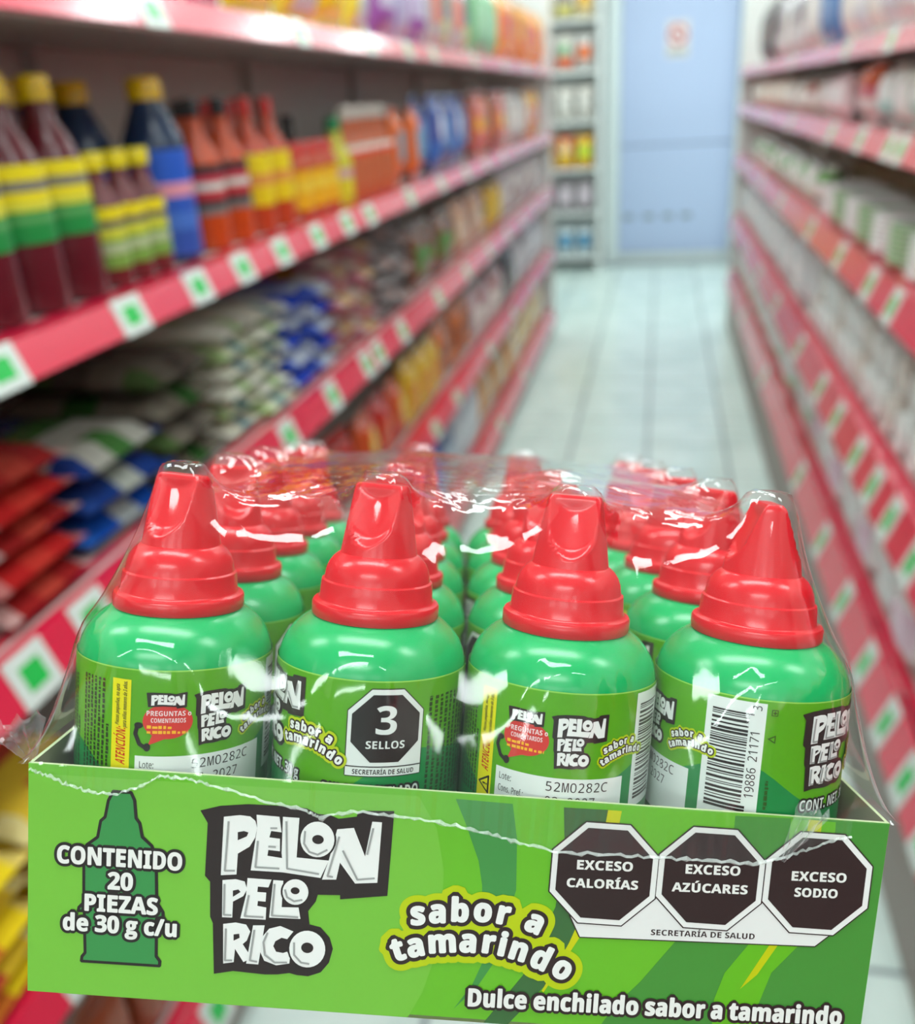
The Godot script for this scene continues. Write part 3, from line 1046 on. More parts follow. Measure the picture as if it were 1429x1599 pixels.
	# gathered corners of loose film
	put("gathered_corner", crumple(Vector3(-72.6, 1.0, 1.0), Vector3(-75.0, 8.5, 3.5), 12.0, 3, 14), "film_loose", t)
	put("gathered_corner", crumple(Vector3(55.5, -7.5, 1.2), Vector3(60.0, 2.5, 1.6), 6.0, 8, 12), "film_loose", t)

func crumple(a: Vector3, b: Vector3, wide: float, sd: int, n: int) -> ArrayMesh:
	# a fan of small folds from a pinched foot at a to a ragged lip at b
	var s := soup()
	var r := FastNoiseLite.new()
	r.seed = sd
	r.frequency = 0.35
	var axis := (b - a)
	var side := axis.cross(Vector3(0, 0, 1)).normalized()
	var fwd := side.cross(axis).normalized()
	var pt := func(i: int, j: int) -> Vector3:
		var u := float(i) / n - 0.5
		var v := float(j) / n
		var w := wide * (0.18 + 0.82 * v)
		var fold := (1.3 * sin(u * 21.0 + sd) + 1.6 * r.get_noise_2d(i * 1.7, j * 1.1)) * (0.15 + 0.6 * v)
		var lip := (1.5 * r.get_noise_1d(i * 2.3)) * v
		return a + axis * (v + lip * 0.12) + side * (u * w) + fwd * fold
	for i in n:
		for j in n:
			quad(s, pt.call(i, j) * MM, pt.call(i + 1, j) * MM, pt.call(i + 1, j + 1) * MM, pt.call(i, j + 1) * MM, Color.WHITE)
	return done(s)

# ============================================================ the place
const BACK_Z := -8.72
const FRONT_Z := 7.0
const ROOM_X0 := -2.2
const ROOM_X1 := 2.0
const RACK_END := -6.05

func ceiling_lights():
	# three rows: one over this aisle, one over each neighbouring aisle
	for row in 3:
		var x: float = [-0.12, -1.75, 1.55][row]
		for k in (8 if row == 0 else 4):
			var at := Vector3(x, CEIL_Y - 0.09, (4.85 - 1.75 * k) if row == 0 else (3.1 - 3.5 * k))
			ceiling_light(at, ["over the aisle", "behind the bottle rack", "behind the tableware rack"][row], k)

func ceiling_light(at: Vector3, where: String, k: int):
	var t := base("ceiling_light", at, PI / 2)
	tag(t, "white four tube ceiling light %s, %s of its line" % [where, nth(k + 1)], "ceiling light", "tube lights " + where)
	var s := soup()
	add_box(s, Vector3(-0.17, 0.03, -0.64), Vector3(0.17, 0.085, 0.64), Color.WHITE, 0.008)
	put("housing", mesh_once("lamp_housing", s), "frame_white", t)
	for q in [-0.12, -0.04, 0.04, 0.12]:
		s = soup()
		add_lathe(s, [[0.0, -0.6], [0.014, -0.6], [0.014, 0.6], [0.0, 0.6]], 14, Color.WHITE)
		var tube := put("tube", mesh_once("lamp_tube", s), "lamp", t)
		tube.rotation.x = PI / 2
		tube.position = Vector3(q, 0.008, 0)
	var l := AreaLight3D.new()
	l.name = "tube_glow"
	l.area_size = Vector2(0.3, 1.2)
	l.light_color = c8(240, 251, 250)
	l.light_energy = 2.9
	l.area_range = 14.0
	l.shadow_enabled = true
	t.add_child(l)
	l.position = Vector3(0, -0.03, 0)
	l.rotation.x = -PI / 2

func room():
	var x0 := ROOM_X0
	var x1 := ROOM_X1
	structure("wall_left", box_mesh(Vector3(x0 - 0.1, 0, BACK_Z), Vector3(x0, CEIL_Y, FRONT_Z)), "wall")
	structure("wall_right", box_mesh(Vector3(x1, 0, BACK_Z), Vector3(x1 + 0.1, CEIL_Y, FRONT_Z)), "wall")
	structure("wall_front", box_mesh(Vector3(x0 - 0.1, 0, FRONT_Z), Vector3(x1 + 0.1, CEIL_Y, FRONT_Z + 0.1)), "wall")
	var s := soup()      # back wall with its door opening
	add_box(s, Vector3(x0 - 0.1, 0, BACK_Z - 0.1), Vector3(-0.36, CEIL_Y, BACK_Z))
	add_box(s, Vector3(0.62, 0, BACK_Z - 0.1), Vector3(x1 + 0.1, CEIL_Y, BACK_Z))
	add_box(s, Vector3(-0.36, 2.32, BACK_Z - 0.1), Vector3(0.62, CEIL_Y, BACK_Z))
	structure("wall_back", done(s), "wall")
	structure("ceiling", box_mesh(Vector3(x0 - 0.1, CEIL_Y, BACK_Z - 0.1), Vector3(x1 + 0.1, CEIL_Y + 0.1, FRONT_Z + 0.1)), "ceiling")
	# floor: a grout bed with tiles laid on it, each a piece of its own
	var fl := structure("floor", box_mesh(Vector3(x0 - 0.1, -0.1, BACK_Z - 0.1), Vector3(x1 + 0.1, -0.004, FRONT_Z + 0.1)), "grout")
	var pitch := 0.3335
	var gap := 0.012
	var tile := box_mesh(Vector3(0, -0.006, 0), Vector3(pitch - gap, 0.0, pitch - gap), 0.0015)
	for i in range(-7, 6):
		for j in range(-27, 21):
			var p := Vector3(-0.017 + gap / 2 + i * pitch, 0, j * pitch + 0.09 + gap / 2)
			if p.x < x0 - 0.02 or p.x + pitch > x1 + 0.3 or p.z < BACK_Z - 0.02:
				continue
			var near_aisle := p.x > -1.1 and p.x < 0.8
			if not near_aisle and (i + j) % 1 != 0:
				continue
			var o := put("tile", tile, "tile", fl)
			o.position = p

func rail(parent: Node, called: String, x: float, y0: float, y1: float, z0: float, z1: float, faces: float, tags: Array):
	# price rail: a slim channel leaning a little, with its tags slid in
	var s := soup()
	var joint := z1
	while joint > z0:
		var e := maxf(z0, joint - 0.914)
		add_wedge(s, x, faces, y0, y1, e + 0.0015, joint - 0.0015)
		joint = e
	var r := put(called, done(s), "rail_red", parent)
	var hgt := y1 - y0
	for z in tags:
		var c := soup()
		var w := 0.066
		var hh := hgt * 0.5 + 0.003
		add_box(c, Vector3(-0.0012, -hh, -w / 2), Vector3(0.0012, hh, w / 2), lin(c8(214, 226, 220)), 0.0004)
		var gx := 0.0016 * faces
		add_box(c, Vector3(minf(0, gx), -hh * 0.52, -w * 0.26), Vector3(maxf(0, gx), hh * 0.5, w * 0.26), lin(c8(40, 190, 84)))
		var t := put("price_tag", mesh_once("tag%d%d" % [int(faces), int(hgt * 1000)], c), "goods_gloss", r)
		t.position = Vector3(x + faces * 0.0012, (y0 + y1) / 2, -z)
		t.rotation.z = faces * RAIL_TILT

const RAIL_TILT := 0.36

func add_wedge(s: Dictionary, x: float, faces: float, y0: float, y1: float, z0: float, z1: float):
	# leaning front: the foot stands out, the top lies back; a shallow ledge on top
	var lean := tan(RAIL_TILT) * (y1 - y0) / 2
	var q := [Vector2(x + faces * lean, y0), Vector2(x - faces * lean, y1), Vector2(x - faces * (lean + 0.042), y1), Vector2(x - faces * (lean + 0.042), y1 - 0.003), Vector2(x - faces * 0.004, y0)]
	for i in q.size():
		var a: Vector2 = q[i]
		var b: Vector2 = q[(i + 1) % q.size()]
		var n := Vector3(b.y - a.y, a.x - b.x, 0).normalized() * -faces
		if i == 0:
			n = Vector3(faces * cos(RAIL_TILT), sin(RAIL_TILT), 0)
		tri(s, Vector3(a.x, a.y, z0), Vector3(b.x, b.y, z0), Vector3(b.x, b.y, z1), n, n, n, Color.WHITE)
		tri(s, Vector3(a.x, a.y, z0), Vector3(b.x, b.y, z1), Vector3(a.x, a.y, z1), n, n, n, Color.WHITE)

func mesh_once(key: String, s: Dictionary) -> ArrayMesh:
	if not mesh_cache.has(key):
		mesh_cache[key] = done(s)
	return mesh_cache[key]

func rack(called: String, label: String, x: float, faces: float, levels: Array, z0: float, z1: float, deep: float):
	# gondola: back panel, kick plate, uprights, and per level a board with lip and price rail
	var t := base(called)
	tag(t, label, "shelf rack")
	var back := x - faces * deep
	put("back_panel", box_mesh(Vector3(minf(back, back - faces * 0.02), 0, z0), Vector3(maxf(back, back - faces * 0.02), 2.15, z1)), "rack_back", t)
	put("kick_plate", box_mesh(Vector3(minf(x - faces * 0.03, x - faces * 0.015), 0, z0), Vector3(maxf(x - faces * 0.03, x - faces * 0.015), levels[0][0] - 0.02, z1)), "kick", t)
	put("end_panel", box_mesh(Vector3(minf(x, back), 0, z0 - 0.02), Vector3(maxf(x, back), 2.15, z0), 0.003), "rack_white", t)
	var post := z1
	while post > z0 + 0.4:
		var p := put("upright", mesh_once("upright", soup_box(Vector3(-0.015, 0, -0.02), Vector3(0.015, 2.15, 0.02))), "rack_metal", t)
		p.position = Vector3(back + faces * 0.015, 0, post - 0.02)
		post -= 0.914
	for lv in levels:
		var top: float = lv[1]
		var s := soup()
		add_box(s, Vector3(minf(x - faces * 0.02, back), top - 0.026, z0), Vector3(maxf(x - faces * 0.02, back), top - 0.001, z1), Color.WHITE, 0.002)
		var lip := x - faces * 0.03
		add_box(s, Vector3(lip - 0.005, lv[0], z0), Vector3(lip + 0.005, top, z1), Color.WHITE, 0.001)
		var bd := put("shelf_board", done(s), "rack_metal", t)
		rail(t, "price_rail", x, lv[0], lv[1], z0, z1, faces, lv[2])
	return t

func soup_box(lo: Vector3, hi: Vector3) -> Dictionary:
	var s := soup()
	add_box(s, lo, hi, Color.WHITE, 0.002)
	return s

func spread(a: float, b: float, g: float) -> Array:
	var out := []
	while a < b:
		out.append(a)
		a += g
		g *= 1.03
	return out

const LEFT_LEVELS := [0.155, 0.54, 0.92, 1.236, 1.594]
const RIGHT_LEVELS := [0.375, 0.71, 1.065, 1.335, 1.525]

func racks():
	rack("shelf_rack", "long grey metal rack with pink red price rails holding bottles and bags", XL, 1.0, [
		[0.09, 0.155, [0.9, 2.4, 3.1, 3.8, 4.6]],
		[0.49, 0.54, [0.66, 1.4, 2.3, 2.62] + spread(2.95, 5.8, 0.66)],
		[0.865, 0.92, [0.725, 0.845, 1.5, 1.75, 2.0, 2.1] + spread(2.33, 5.8, 0.44)],
		[1.194, 1.236, [0.80, 1.06, 1.25, 1.41, 1.58, 1.77, 1.96] + spread(2.13, 5.8, 0.38)],
		[1.553, 1.594, [1.25, 1.8, 2.25, 2.6] + spread(2.9, 5.8, 0.66)],
	], RACK_END, 2.1, 0.42)
	rack("shelf_rack", "grey metal rack with red rails stocked with white disposable tableware", XR, -1.0, [
		[0.285, 0.375, [1.22, 1.36, 1.52, 1.72, 1.98, 2.3] + spread(2.75, 5.8, 1.10)],
		[0.63, 0.71, [1.52, 1.7, 1.86, 2.04, 2.3, 2.56] + spread(3.0, 5.8, 0.66)],
		[1.0, 1.065, [1.9, 2.12, 2.5] + spread(3.0, 5.8, 0.77)],
		[1.285, 1.335, [2.0, 2.1, 2.4] + spread(2.8, 5.8, 0.88)],
		[1.485, 1.525, [2.2] + spread(2.7, 5.8, 1.10)],
	], RACK_END - 0.1, 2.1, 0.42)

func end_of_aisle():
	# door with its frame, seam, notice and scuffed foot
	var z := BACK_Z - 0.055
	var d := structure("door_1", box_mesh(Vector3(-0.355, 1.005, z - 0.04), Vector3(0.615, 2.31, z), 0.003), "door_blue")
	put("lower_leaf", box_mesh(Vector3(-0.355, 0.09, z - 0.04), Vector3(0.615, 0.995, z), 0.003), "door_blue", d)
	put("foot_plate", box_mesh(Vector3(-0.355, 0.0, z - 0.04), Vector3(0.615, 0.085, z + 0.004), 0.002), "frame_white", d)
	var fr := soup()
	add_box(fr, Vector3(-0.46, 0, BACK_Z), Vector3(-0.355, 2.31, BACK_Z + 0.05), Color.WHITE, 0.004)
	add_box(fr, Vector3(0.615, 0, BACK_Z), Vector3(0.72, 2.31, BACK_Z + 0.05), Color.WHITE, 0.004)
	add_box(fr, Vector3(-0.46, 2.31, BACK_Z), Vector3(0.72, 2.41, BACK_Z + 0.05), Color.WHITE, 0.004)
	put("door_frame", done(fr), "frame_white", d)
	for x in [-0.27, -0.09, 0.08, 0.24]:
		var v := put("vent_slot", mesh_once("vent", soup_box(Vector3(-0.045, -0.02, 0), Vector3(0.045, 0.02, 0.004))), "grout", d)
		v.position = Vector3(x, 0.40, z)
	# prohibition notice
	var s := soup()
	curve_radius = 0.0
	ink(s, rect2(-95, -150, 95, 130), c8(222, 214, 214), 0)
	ink(s, oval(0, 22, 78, 78, 36), c8(196, 50, 54), 60)
	ink(s, oval(0, 22, 58, 58, 36), c8(232, 222, 222), 90)
	ink(s, rect2(-34, 8, 26, 24), c8(50, 44, 46), 120)
	ink(s, Transform2D(-PI / 4, Vector2(0, 22)) * rect2(-62, -9, 62, 9), c8(196, 50, 54), 150)
	ink(s, rect2(-80, -132, 80, -88), c8(176, 180, 176), 60)
	var note := put("prohibition_notice", done(s), "card_print")
	note.position = Vector3(0.11, 1.83, z + 0.003)
	tag(note, "small pale notice with red prohibition circle on the blue door", "sign")
	# cross rack against the back wall, seen between the long rack and the door
	var t := base("wall_rack")
	tag(t, "shallow white rack of mixed snack bags on back wall beside the door", "shelf rack")
	put("back_panel", box_mesh(Vector3(-1.9, 0, BACK_Z), Vector3(-0.5, 2.3, BACK_Z + 0.02)), "rack_white", t)
	put("upright", box_mesh(Vector3(-0.53, 0, BACK_Z + 0.02), Vector3(-0.49, 2.3, BACK_Z + 0.36), 0.004), "rack_white", t)
	for y in [0.12, 0.5, 0.86, 1.24, 1.62, 2.0]:
		put("shelf_board", box_mesh(Vector3(-1.9, y - 0.025, BACK_Z + 0.02), Vector3(-0.53, y, BACK_Z + 0.34), 0.003), "rack_white", t)

# ============================================================ goods
func nth(n: int) -> String:
	return ["zeroth", "first", "second", "third", "fourth", "fifth", "sixth", "seventh", "eighth", "ninth", "tenth", "eleventh", "twelfth", "thirteenth", "fourteenth", "fifteenth", "sixteenth", "seventeenth", "eighteenth", "nineteenth", "twentieth"][n]

func banded(pal: Array, style: int) -> Callable:
	# printed packet: ground, panel and stripe colours laid out by the style
	return func(u: float, v: float, _sg: float) -> Color:
		if style >= 10 and v < 0.2:
			return pal[2] if absf(u - 0.5) < 0.1 else (pal[1] if absf(u - 0.5) > 0.4 else pal[0])
		if v < 0.1 or v > 0.9:
			return pal[0].darkened(0.06)
		match style % 10:
			0:
				return pal[1] if v > 0.34 and v < 0.72 and u > 0.14 and u < 0.86 else pal[0]
			1:
				return pal[1] if v > 0.55 else (pal[2] if v > 0.44 else pal[0])
			2:
				return pal[1] if absf(u - 0.5) < 0.2 else pal[0]
			3:
				return pal[2] if Vector2(u - 0.5, v - 0.58).length() < 0.22 else (pal[1] if v < 0.36 else pal[0])
			_:
				return pal[0]

func packet(called: String, key: String, w: float, h: float, d: float, pal: Array, style: int, gloss := true, plump := 0.0) -> MeshInstance3D:
	var k := "packet%s" % key
	if not mesh_cache.has(k):
		var s := soup()
		add_pillow(s, w, h, d, banded(pal, style + (10 if plump > 0.0 else 0)), 8, 10, 0.08 - 0.06 * plump, plump)
		mesh_cache[k] = done(s)
	return put(called, mesh_cache[k], "goods_gloss" if gloss else "goods_matte")

# a run of standing packets along a rack; each faces the aisle
func run_packets(side: float, level: float, z0: float, pitch: float, count: int, called: String, dims: Vector3, pals: Array, styles: Array, text: String, category: String, group: String, setback := 0.035):
	for i in count:
		var p: Array = pals[i % pals.size()]
		var st: int = styles[i % styles.size()]
		var o := packet(called, "%s%d" % [group, i % maxi(pals.size(), styles.size())], dims.x, dims.y, dims.z, p, st)
		var x := (XL - setback - dims.z / 2) if side < 0 else (XR + setback + dims.z / 2)
		o.rotation = Vector3(0, (PI / 2 if side < 0 else -PI / 2) + rng.randf_range(-0.12, 0.12), 0)
		o.position = Vector3(x + rng.randf_range(-0.012, 0.012), level + 0.001, -(z0 + pitch * i))
		tag(o, label_for(text, i, count), category, group)

func label_for(text: String, i: int, count: int) -> String:
	if count == 1:
		return text
	return text + ", " + ("nearest the camera" if i == 0 else ("last of its row" if i == count - 1 and count > 2 else nth(i + 1) + " in its row"))

# packets lying flat, piled up: layers x piles
func pile_packets(side: float, level: float, z0: float, pitch: float, piles: int, layers: int, called: String, dims: Vector3, pals: Array, style: int, text: String, category: String, group: String, setback := 0.03, turn := 0.0):
	for a in piles:
		for b in layers:
			var p: Array = pals[(a + b) % pals.size()]
			var o := packet(called, "%s%d" % [group, (a + b) % pals.size()], dims.x, dims.y, dims.z, p, style, true, 1.0)
			# dims: width along the aisle, length into the shelf, thickness up
			var lay := Basis(Vector3.UP, (PI / 2 if side < 0 else -PI / 2) + turn + rng.randf_range(-0.07, 0.07)) * Basis(Vector3.RIGHT, -PI / 2)
			var x := (XL - setback) if side < 0 else (XR + setback)
			o.transform = Transform3D(lay, Vector3(x + rng.randf_range(-0.012, 0.006), level + 0.001 + dims.z * 0.5 + b * dims.z * 1.07, -(z0 + pitch * a + rng.randf_range(-0.006, 0.006))))
			var text2 := text
			if piles > 1:
				text2 += ", %s pile" % nth(a + 1)
			if layers > 1:
				text2 += (", top of pile" if b == layers - 1 else ", bottom of pile" if b == 0 else ", %s from bottom" % nth(b + 1))
			tag(o, text2, category, group)

# a lathed bottle with liquid-coloured body, cap and wrapped label
func sauce_bottle(key: String, body: Array, body_col: Color, cap: Array, cap_col: Color, label: Array) -> Dictionary:
	if not mesh_cache.has(key):
		var s := soup()
		add_lathe(s, body, 28, lin(body_col))
		var c := soup()
		add_lathe(c, cap, 20, lin(cap_col))
		var l := soup()
		add_lathe(l, label, 28, Color.WHITE)
		mesh_cache[key] = {"body": done(s), "cap": done(c), "label": done(l)}
	return mesh_cache[key]

func place_bottle(called: String, m: Dictionary, at: Vector3, text: String, group: String):
	var b := base(called, at, rng.randf_range(-0.4, 0.4))
	put("body", m.body, "goods_gloss", b)
	put("cap", m.cap, "goods_gloss", b)
	put("label_band", m.label, "goods_matte", b)
	tag(b, text, "bottle", group)

func bottle_profile(r: float, h: float, neck: float, shoulder: float) -> Array:
	return [[0.0, 0.0], [r * 0.86, 0.0], [r * 0.97, h * 0.015], [r, h * 0.04], [r, h * 0.30], [r * 0.965, h * 0.33], [r, h * 0.36], [r, h * shoulder], [r * 0.93, h * (shoulder + 0.05)], [r * 0.72, h * (shoulder + 0.14)], [neck * 1.25, h * (shoulder + 0.21)], [neck, h * 0.93], [neck, h * 0.95]]

func cap_profile(r: float, h: float, tall: float) -> Array:
	return [[r * 0.9, h - tall], [r, h - tall], [r, h - 0.004], [r * 0.9, h], [0.0, h]]

func band(r: float, rows: Array) -> Array:
	var out := []
	for i in rows.size():
		out.append([r, rows[i][0], rows[i][1]])
	return out

func goods_left():
	var y := 1.236
	# --- bottle shelf
	var yl := c8(236, 220, 0)
	var gr := c8(20, 140, 62)
	var maroon := c8(92, 26, 34)
	var big := sauce_bottle("big", bottle_profile(0.0405, 0.255, 0.0155, 0.62), maroon, cap_profile(0.0195, 0.262, 0.028), c8(224, 190, 8),
		band(0.0409, [[0.082, gr], [0.105, c8(90, 165, 92)], [0.112, gr], [0.118, c8(214, 214, 70)], [0.128, yl], [0.139, c8(120, 118, 112)], [0.151, yl], [0.168, yl]]))
	var k := 0
	for z in [0.82, 0.905, 0.99, 1.075]:
		k += 1
		place_bottle("sauce_bottle", big, Vector3(XL - 0.078, y, -z), "tall maroon sauce bottle with yellow cap and yellow green label, %s along the shelf edge" % nth(k), "maroon sauce bottles")
	k = 0
	for z in [0.87, 0.96, 1.05, 1.14]:
		k += 1
		place_bottle("sauce_bottle", big, Vector3(XL - 0.175, y, -z), "maroon sauce bottle with yellow cap standing in the rear row, %s from camera" % nth(k), "maroon sauce bottles")
	var small := sauce_bottle("small", bottle_profile(0.0275, 0.165, 0.0115, 0.60), c8(106, 34, 40), cap_profile(0.0165, 0.172, 0.022), c8(232, 214, 0),
		band(0.0279, [[0.026, c8(120, 166, 70)], [0.045, c8(176, 196, 150)], [0.058, c8(120, 166, 70)], [0.064, c8(206, 212, 60)], [0.078, c8(96, 94, 90)], [0.088, yl], [0.104, yl]]))
	k = 0
	for z in [1.15, 1.208, 1.266]:
		k += 1
		place_bottle("small_sauce_bottle", small, Vector3(XL - 0.07, y, -z), "small maroon sauce bottle with yellow cap beside tall ones, %s of three" % nth(k), "small maroon sauce bottles")
	var navy := sauce_bottle("navy", bottle_profile(0.048, 0.255, 0.021, 0.66), c8(30, 50, 84), cap_profile(0.026, 0.263, 0.03), c8(226, 184, 10),
		band(0.0484, [[0.012, c8(40, 84, 176)], [0.05, c8(64, 116, 206)], [0.075, c8(36, 88, 190)], [0.098, c8(222, 150, 168)], [0.118, c8(30, 92, 204)], [0.165, c8(40, 84, 150)]]))
	place_bottle("blue_bottle", navy, Vector3(XL - 0.092, y, -1.36), "large dark blue bottle with yellow cap and blue pink label at the shelf edge", "dark blue bottles")
	place_bottle("blue_bottle", navy, Vector3(XL - 0.195, y, -1.33), "large dark blue bottle with yellow cap behind the small maroon ones", "dark blue bottles")
	place_bottle("blue_bottle", navy, Vector3(XL - 0.20, y, -1.23), "dark blue bottle with yellow cap, deepest in the shelf behind maroon ones", "dark blue bottles")
	var hot := []
	hot.append(sauce_bottle("hot_a", bottle_profile(0.036, 0.225, 0.0125, 0.58), c8(196, 74, 28), cap_profile(0.0135, 0.234, 0.028), c8(30, 28, 32),
		band(0.0364, [[0.058, c8(120, 116, 112)], [0.07, c8(60, 54, 54)], [0.082, c8(196, 40, 54)], [0.096, c8(206, 216, 208)], [0.108, c8(196, 40, 64)], [0.12, c8(52, 44, 48)], [0.135, c8(52, 44, 48)]])))
	hot.append(sauce_bottle("hot_b", bottle_profile(0.036, 0.225, 0.0125, 0.58), c8(188, 70, 34), cap_profile(0.0135, 0.234, 0.028), c8(206, 40, 38),
		band(0.0364, [[0.05, c8(232, 206, 10)], [0.085, c8(222, 150, 70)], [0.105, c8(236, 214, 20)], [0.14, c8(236, 214, 20)]])))
	k = 0
	for z in [1.475, 1.575, 1.68, 1.78]:
		k += 1
		place_bottle("hot_sauce_bottle", hot[0 if k < 3 else 1], Vector3(XL - 0.08, y, -z), "orange hot sauce bottle with %s, %s of its pair" % [["black cap and red label", "red cap and yellow label"][0 if k < 3 else 1], ["first", "second"][(k - 1) % 2]], "orange hot sauce bottles")
	k = 0
	for z in [1.50, 1.6, 1.7, 1.8]:
		k += 1
		place_bottle("hot_sauce_bottle", hot[1 if k > 2 else 0], Vector3(XL - 0.165, y, -z), "hot sauce bottle in the rear row, %s from the blue bottles" % nth(k), "orange hot sauce bottles")
	var jar := sauce_bottle("jar", [[0.0, 0.0], [0.034, 0.0], [0.037, 0.006], [0.037, 0.105], [0.033, 0.118], [0.028, 0.125]], c8(186, 72, 34), cap_profile(0.03, 0.148, 0.026), c8(196, 44, 30),
		band(0.0374, [[0.02, c8(232, 180, 20)], [0.055, c8(236, 206, 60)], [0.075, c8(232, 180, 20)], [0.095, c8(232, 180, 20)]]))
	k = 0
	for z in [1.885, 1.97, 2.055]:
		k += 1
		place_bottle("sauce_jar", jar, Vector3(XL - 0.08, y, -z), "squat orange sauce jar with yellow label and red lid, %s of three" % nth(k), "sauce jars")
	k = 0
	for z in [1.93, 2.03, 2.14]:
		k += 1
		place_bottle("dark_bottle", sauce_bottle("dark", bottle_profile(0.038, 0.19, 0.015, 0.6), c8(48, 30, 28), cap_profile(0.016, 0.2, 0.026), c8(36, 34, 36), band(0.0384, [[0.05, c8(60, 40, 36)], [0.1, c8(110, 50, 36)]])), Vector3(XL - 0.18, y, -z), "dark brown bottle behind the yellow labelled jars, %s of three" % nth(k), "dark bottles")
	var tri_b := sauce_bottle("tri", bottle_profile(0.04, 0.2, 0.02, 0.52), c8(190, 96, 54), cap_profile(0.022, 0.212, 0.03), c8(206, 200, 190),
		band(0.0404, [[0.03, c8(190, 100, 60)], [0.10, c8(222, 70, 44)], [0.112, c8(232, 230, 220)], [0.124, c8(40, 150, 84)]]))
	var lime := sauce_bottle("lime", bottle_profile(0.036, 0.18, 0.016, 0.55), c8(196, 190, 40), cap_profile(0.018, 0.19, 0.03), c8(40, 140, 84), band(0.0364, [[0.02, c8(214, 208, 40)], [0.06, c8(200, 160, 170)], [0.08, c8(206, 206, 60)], [0.1, c8(206, 206, 60)]]))
	place_bottle("lime_bottle", lime, Vector3(XL - 0.075, y, -2.15), "yellow bottle with green cap next to the squat jars", "yellow bottles")
	k = 0
	for z in [2.245, 2.335, 2.43, 2.525]:
		k += 1
		place_bottle("squeeze_bottle", tri_b, Vector3(XL - 0.08, y, -z), "orange squeeze bottle with white and green shoulder, %s past the yellow bottle" % nth(k), "orange squeeze bottles")
	var L2 := [
		["sauce_pouch", 2.66, 0.13, 2, Vector3(0.12, 0.2, 0.06), [[c8(222, 110, 50), c8(120, 160, 170), c8(220, 70, 60)]], [0], "orange pouch with teal panel on the bottle shelf", "orange pouches"],
		["blue_pouch", 2.93, 0.15, 5, Vector3(0.14, 0.23, 0.07), [[c8(46, 58, 122), c8(96, 140, 196), c8(200, 80, 70)], [c8(70, 90, 160), c8(60, 110, 190), c8(230, 230, 240)]], [0, 3], "blue pouch on the bottle shelf", "blue pouches"],
		["spice_pouch", 3.74, 0.16, 6, Vector3(0.15, 0.24, 0.06), [[c8(150, 70, 50), c8(214, 120, 60), c8(90, 120, 50)], [c8(206, 96, 84), c8(220, 130, 120), c8(230, 160, 40)], [c8(196, 120, 50), c8(216, 104, 50), c8(60, 110, 50)]], [0, 1, 3], "brown red spice pouch on the bottle shelf", "spice pouches"],
		["white_pouch", 4.75, 0.17, 3, Vector3(0.16, 0.24, 0.06), [[c8(196, 192, 188), c8(220, 216, 210), c8(160, 120, 60)]], [0], "white pouch past the spice pouches", "white pouches"],
		["yellow_pouch", 5.3, 0.17, 4, Vector3(0.16, 0.25, 0.06), [[c8(214, 160, 30), c8(200, 90, 60), c8(240, 220, 160)], [c8(196, 74, 50), c8(222, 170, 60), c8(230, 220, 200)]], [0, 1], "yellow red pouch near the rack end", "yellow pouches"]]
	for a in L2:
		run_packets(-1, y, a[1], a[3 - 1], a[3], a[0], a[4], a[5], a[6], a[7], "pouch", a[8])
	# --- top shelf, only its feet in view
	y = 1.594
	var L1 := [
		["candy_bag", 1.42, 0.155, 2, Vector3(0.15, 0.24, 0.07), [[c8(214, 70, 130), c8(226, 120, 60), c8(236, 200, 40)]], [1], "pink and orange candy bag on the top shelf", "pink candy bags"],
		["snack_bag", 1.77, 0.2, 4, Vector3(0.19, 0.26, 0.08), [[c8(238, 204, 20), c8(232, 214, 60), c8(190, 206, 210)], [c8(234, 216, 70), c8(196, 210, 210), c8(220, 190, 40)]], [4, 2], "yellow snack bag on the top shelf", "yellow snack bags"],
		["snack_bag", 2.58, 0.19, 3, Vector3(0.18, 0.25, 0.07), [[c8(150, 84, 166), c8(190, 180, 210), c8(214, 200, 220)], [c8(170, 160, 196), c8(196, 180, 210), c8(120, 60, 130)]], [0, 2], "purple and white snack bag on the top shelf", "purple snack bags"],
		["cookie_bag", 3.16, 0.18, 4, Vector3(0.17, 0.24, 0.07), [[c8(186, 180, 180), c8(214, 120, 100), c8(90, 80, 120)], [c8(120, 110, 140), c8(190, 190, 130), c8(80, 120, 90)]], [0, 3], "grey printed cookie bag on the top shelf", "grey cookie bags"],
		["green_bag", 3.92, 0.2, 3, Vector3(0.19, 0.27, 0.07), [[c8(120, 176, 130), c8(150, 200, 160), c8(200, 220, 200)]], [0], "pale green bag on the top shelf", "pale green bags"],
		["orange_bag", 4.54, 0.2, 8, Vector3(0.19, 0.28, 0.08), [[c8(226, 140, 30), c8(214, 90, 70), c8(240, 190, 60)], [c8(216, 160, 60), c8(226, 120, 40), c8(190, 90, 60)]], [0, 3], "orange bag on the top shelf", "orange bags"]]
	for a in L1:
		run_packets(-1, y, a[1], a[2], a[3], a[0], a[4], a[5], a[6], a[7], "bag", a[8])
	# --- bag shelf
	y = 0.92
	pile_packets(-1, y, 0.64, 0.19, 2, 5, "red_bag", Vector3(0.17, 0.24, 0.034), [[c8(186, 40, 40), c8(196, 120, 116), c8(200, 60, 50)], [c8(160, 40, 42), c8(206, 160, 156), c8(190, 70, 56)]], 1, "shiny red flat bag on bag shelf", "bag", "red flat bags")
	pile_packets(-1, y, 1.03, 0.2, 1, 3, "blue_white_bag", Vector3(0.2, 0.3, 0.044), [[c8(36, 92, 196), c8(50, 110, 206), c8(200, 206, 206)], [c8(30, 56, 124), c8(40, 70, 140), c8(170, 172, 164)], [c8(180, 178, 168), c8(34, 60, 130), c8(70, 120, 60)]], 1, "blue and white plump bag next to red bags", "bag", "blue and white bags")
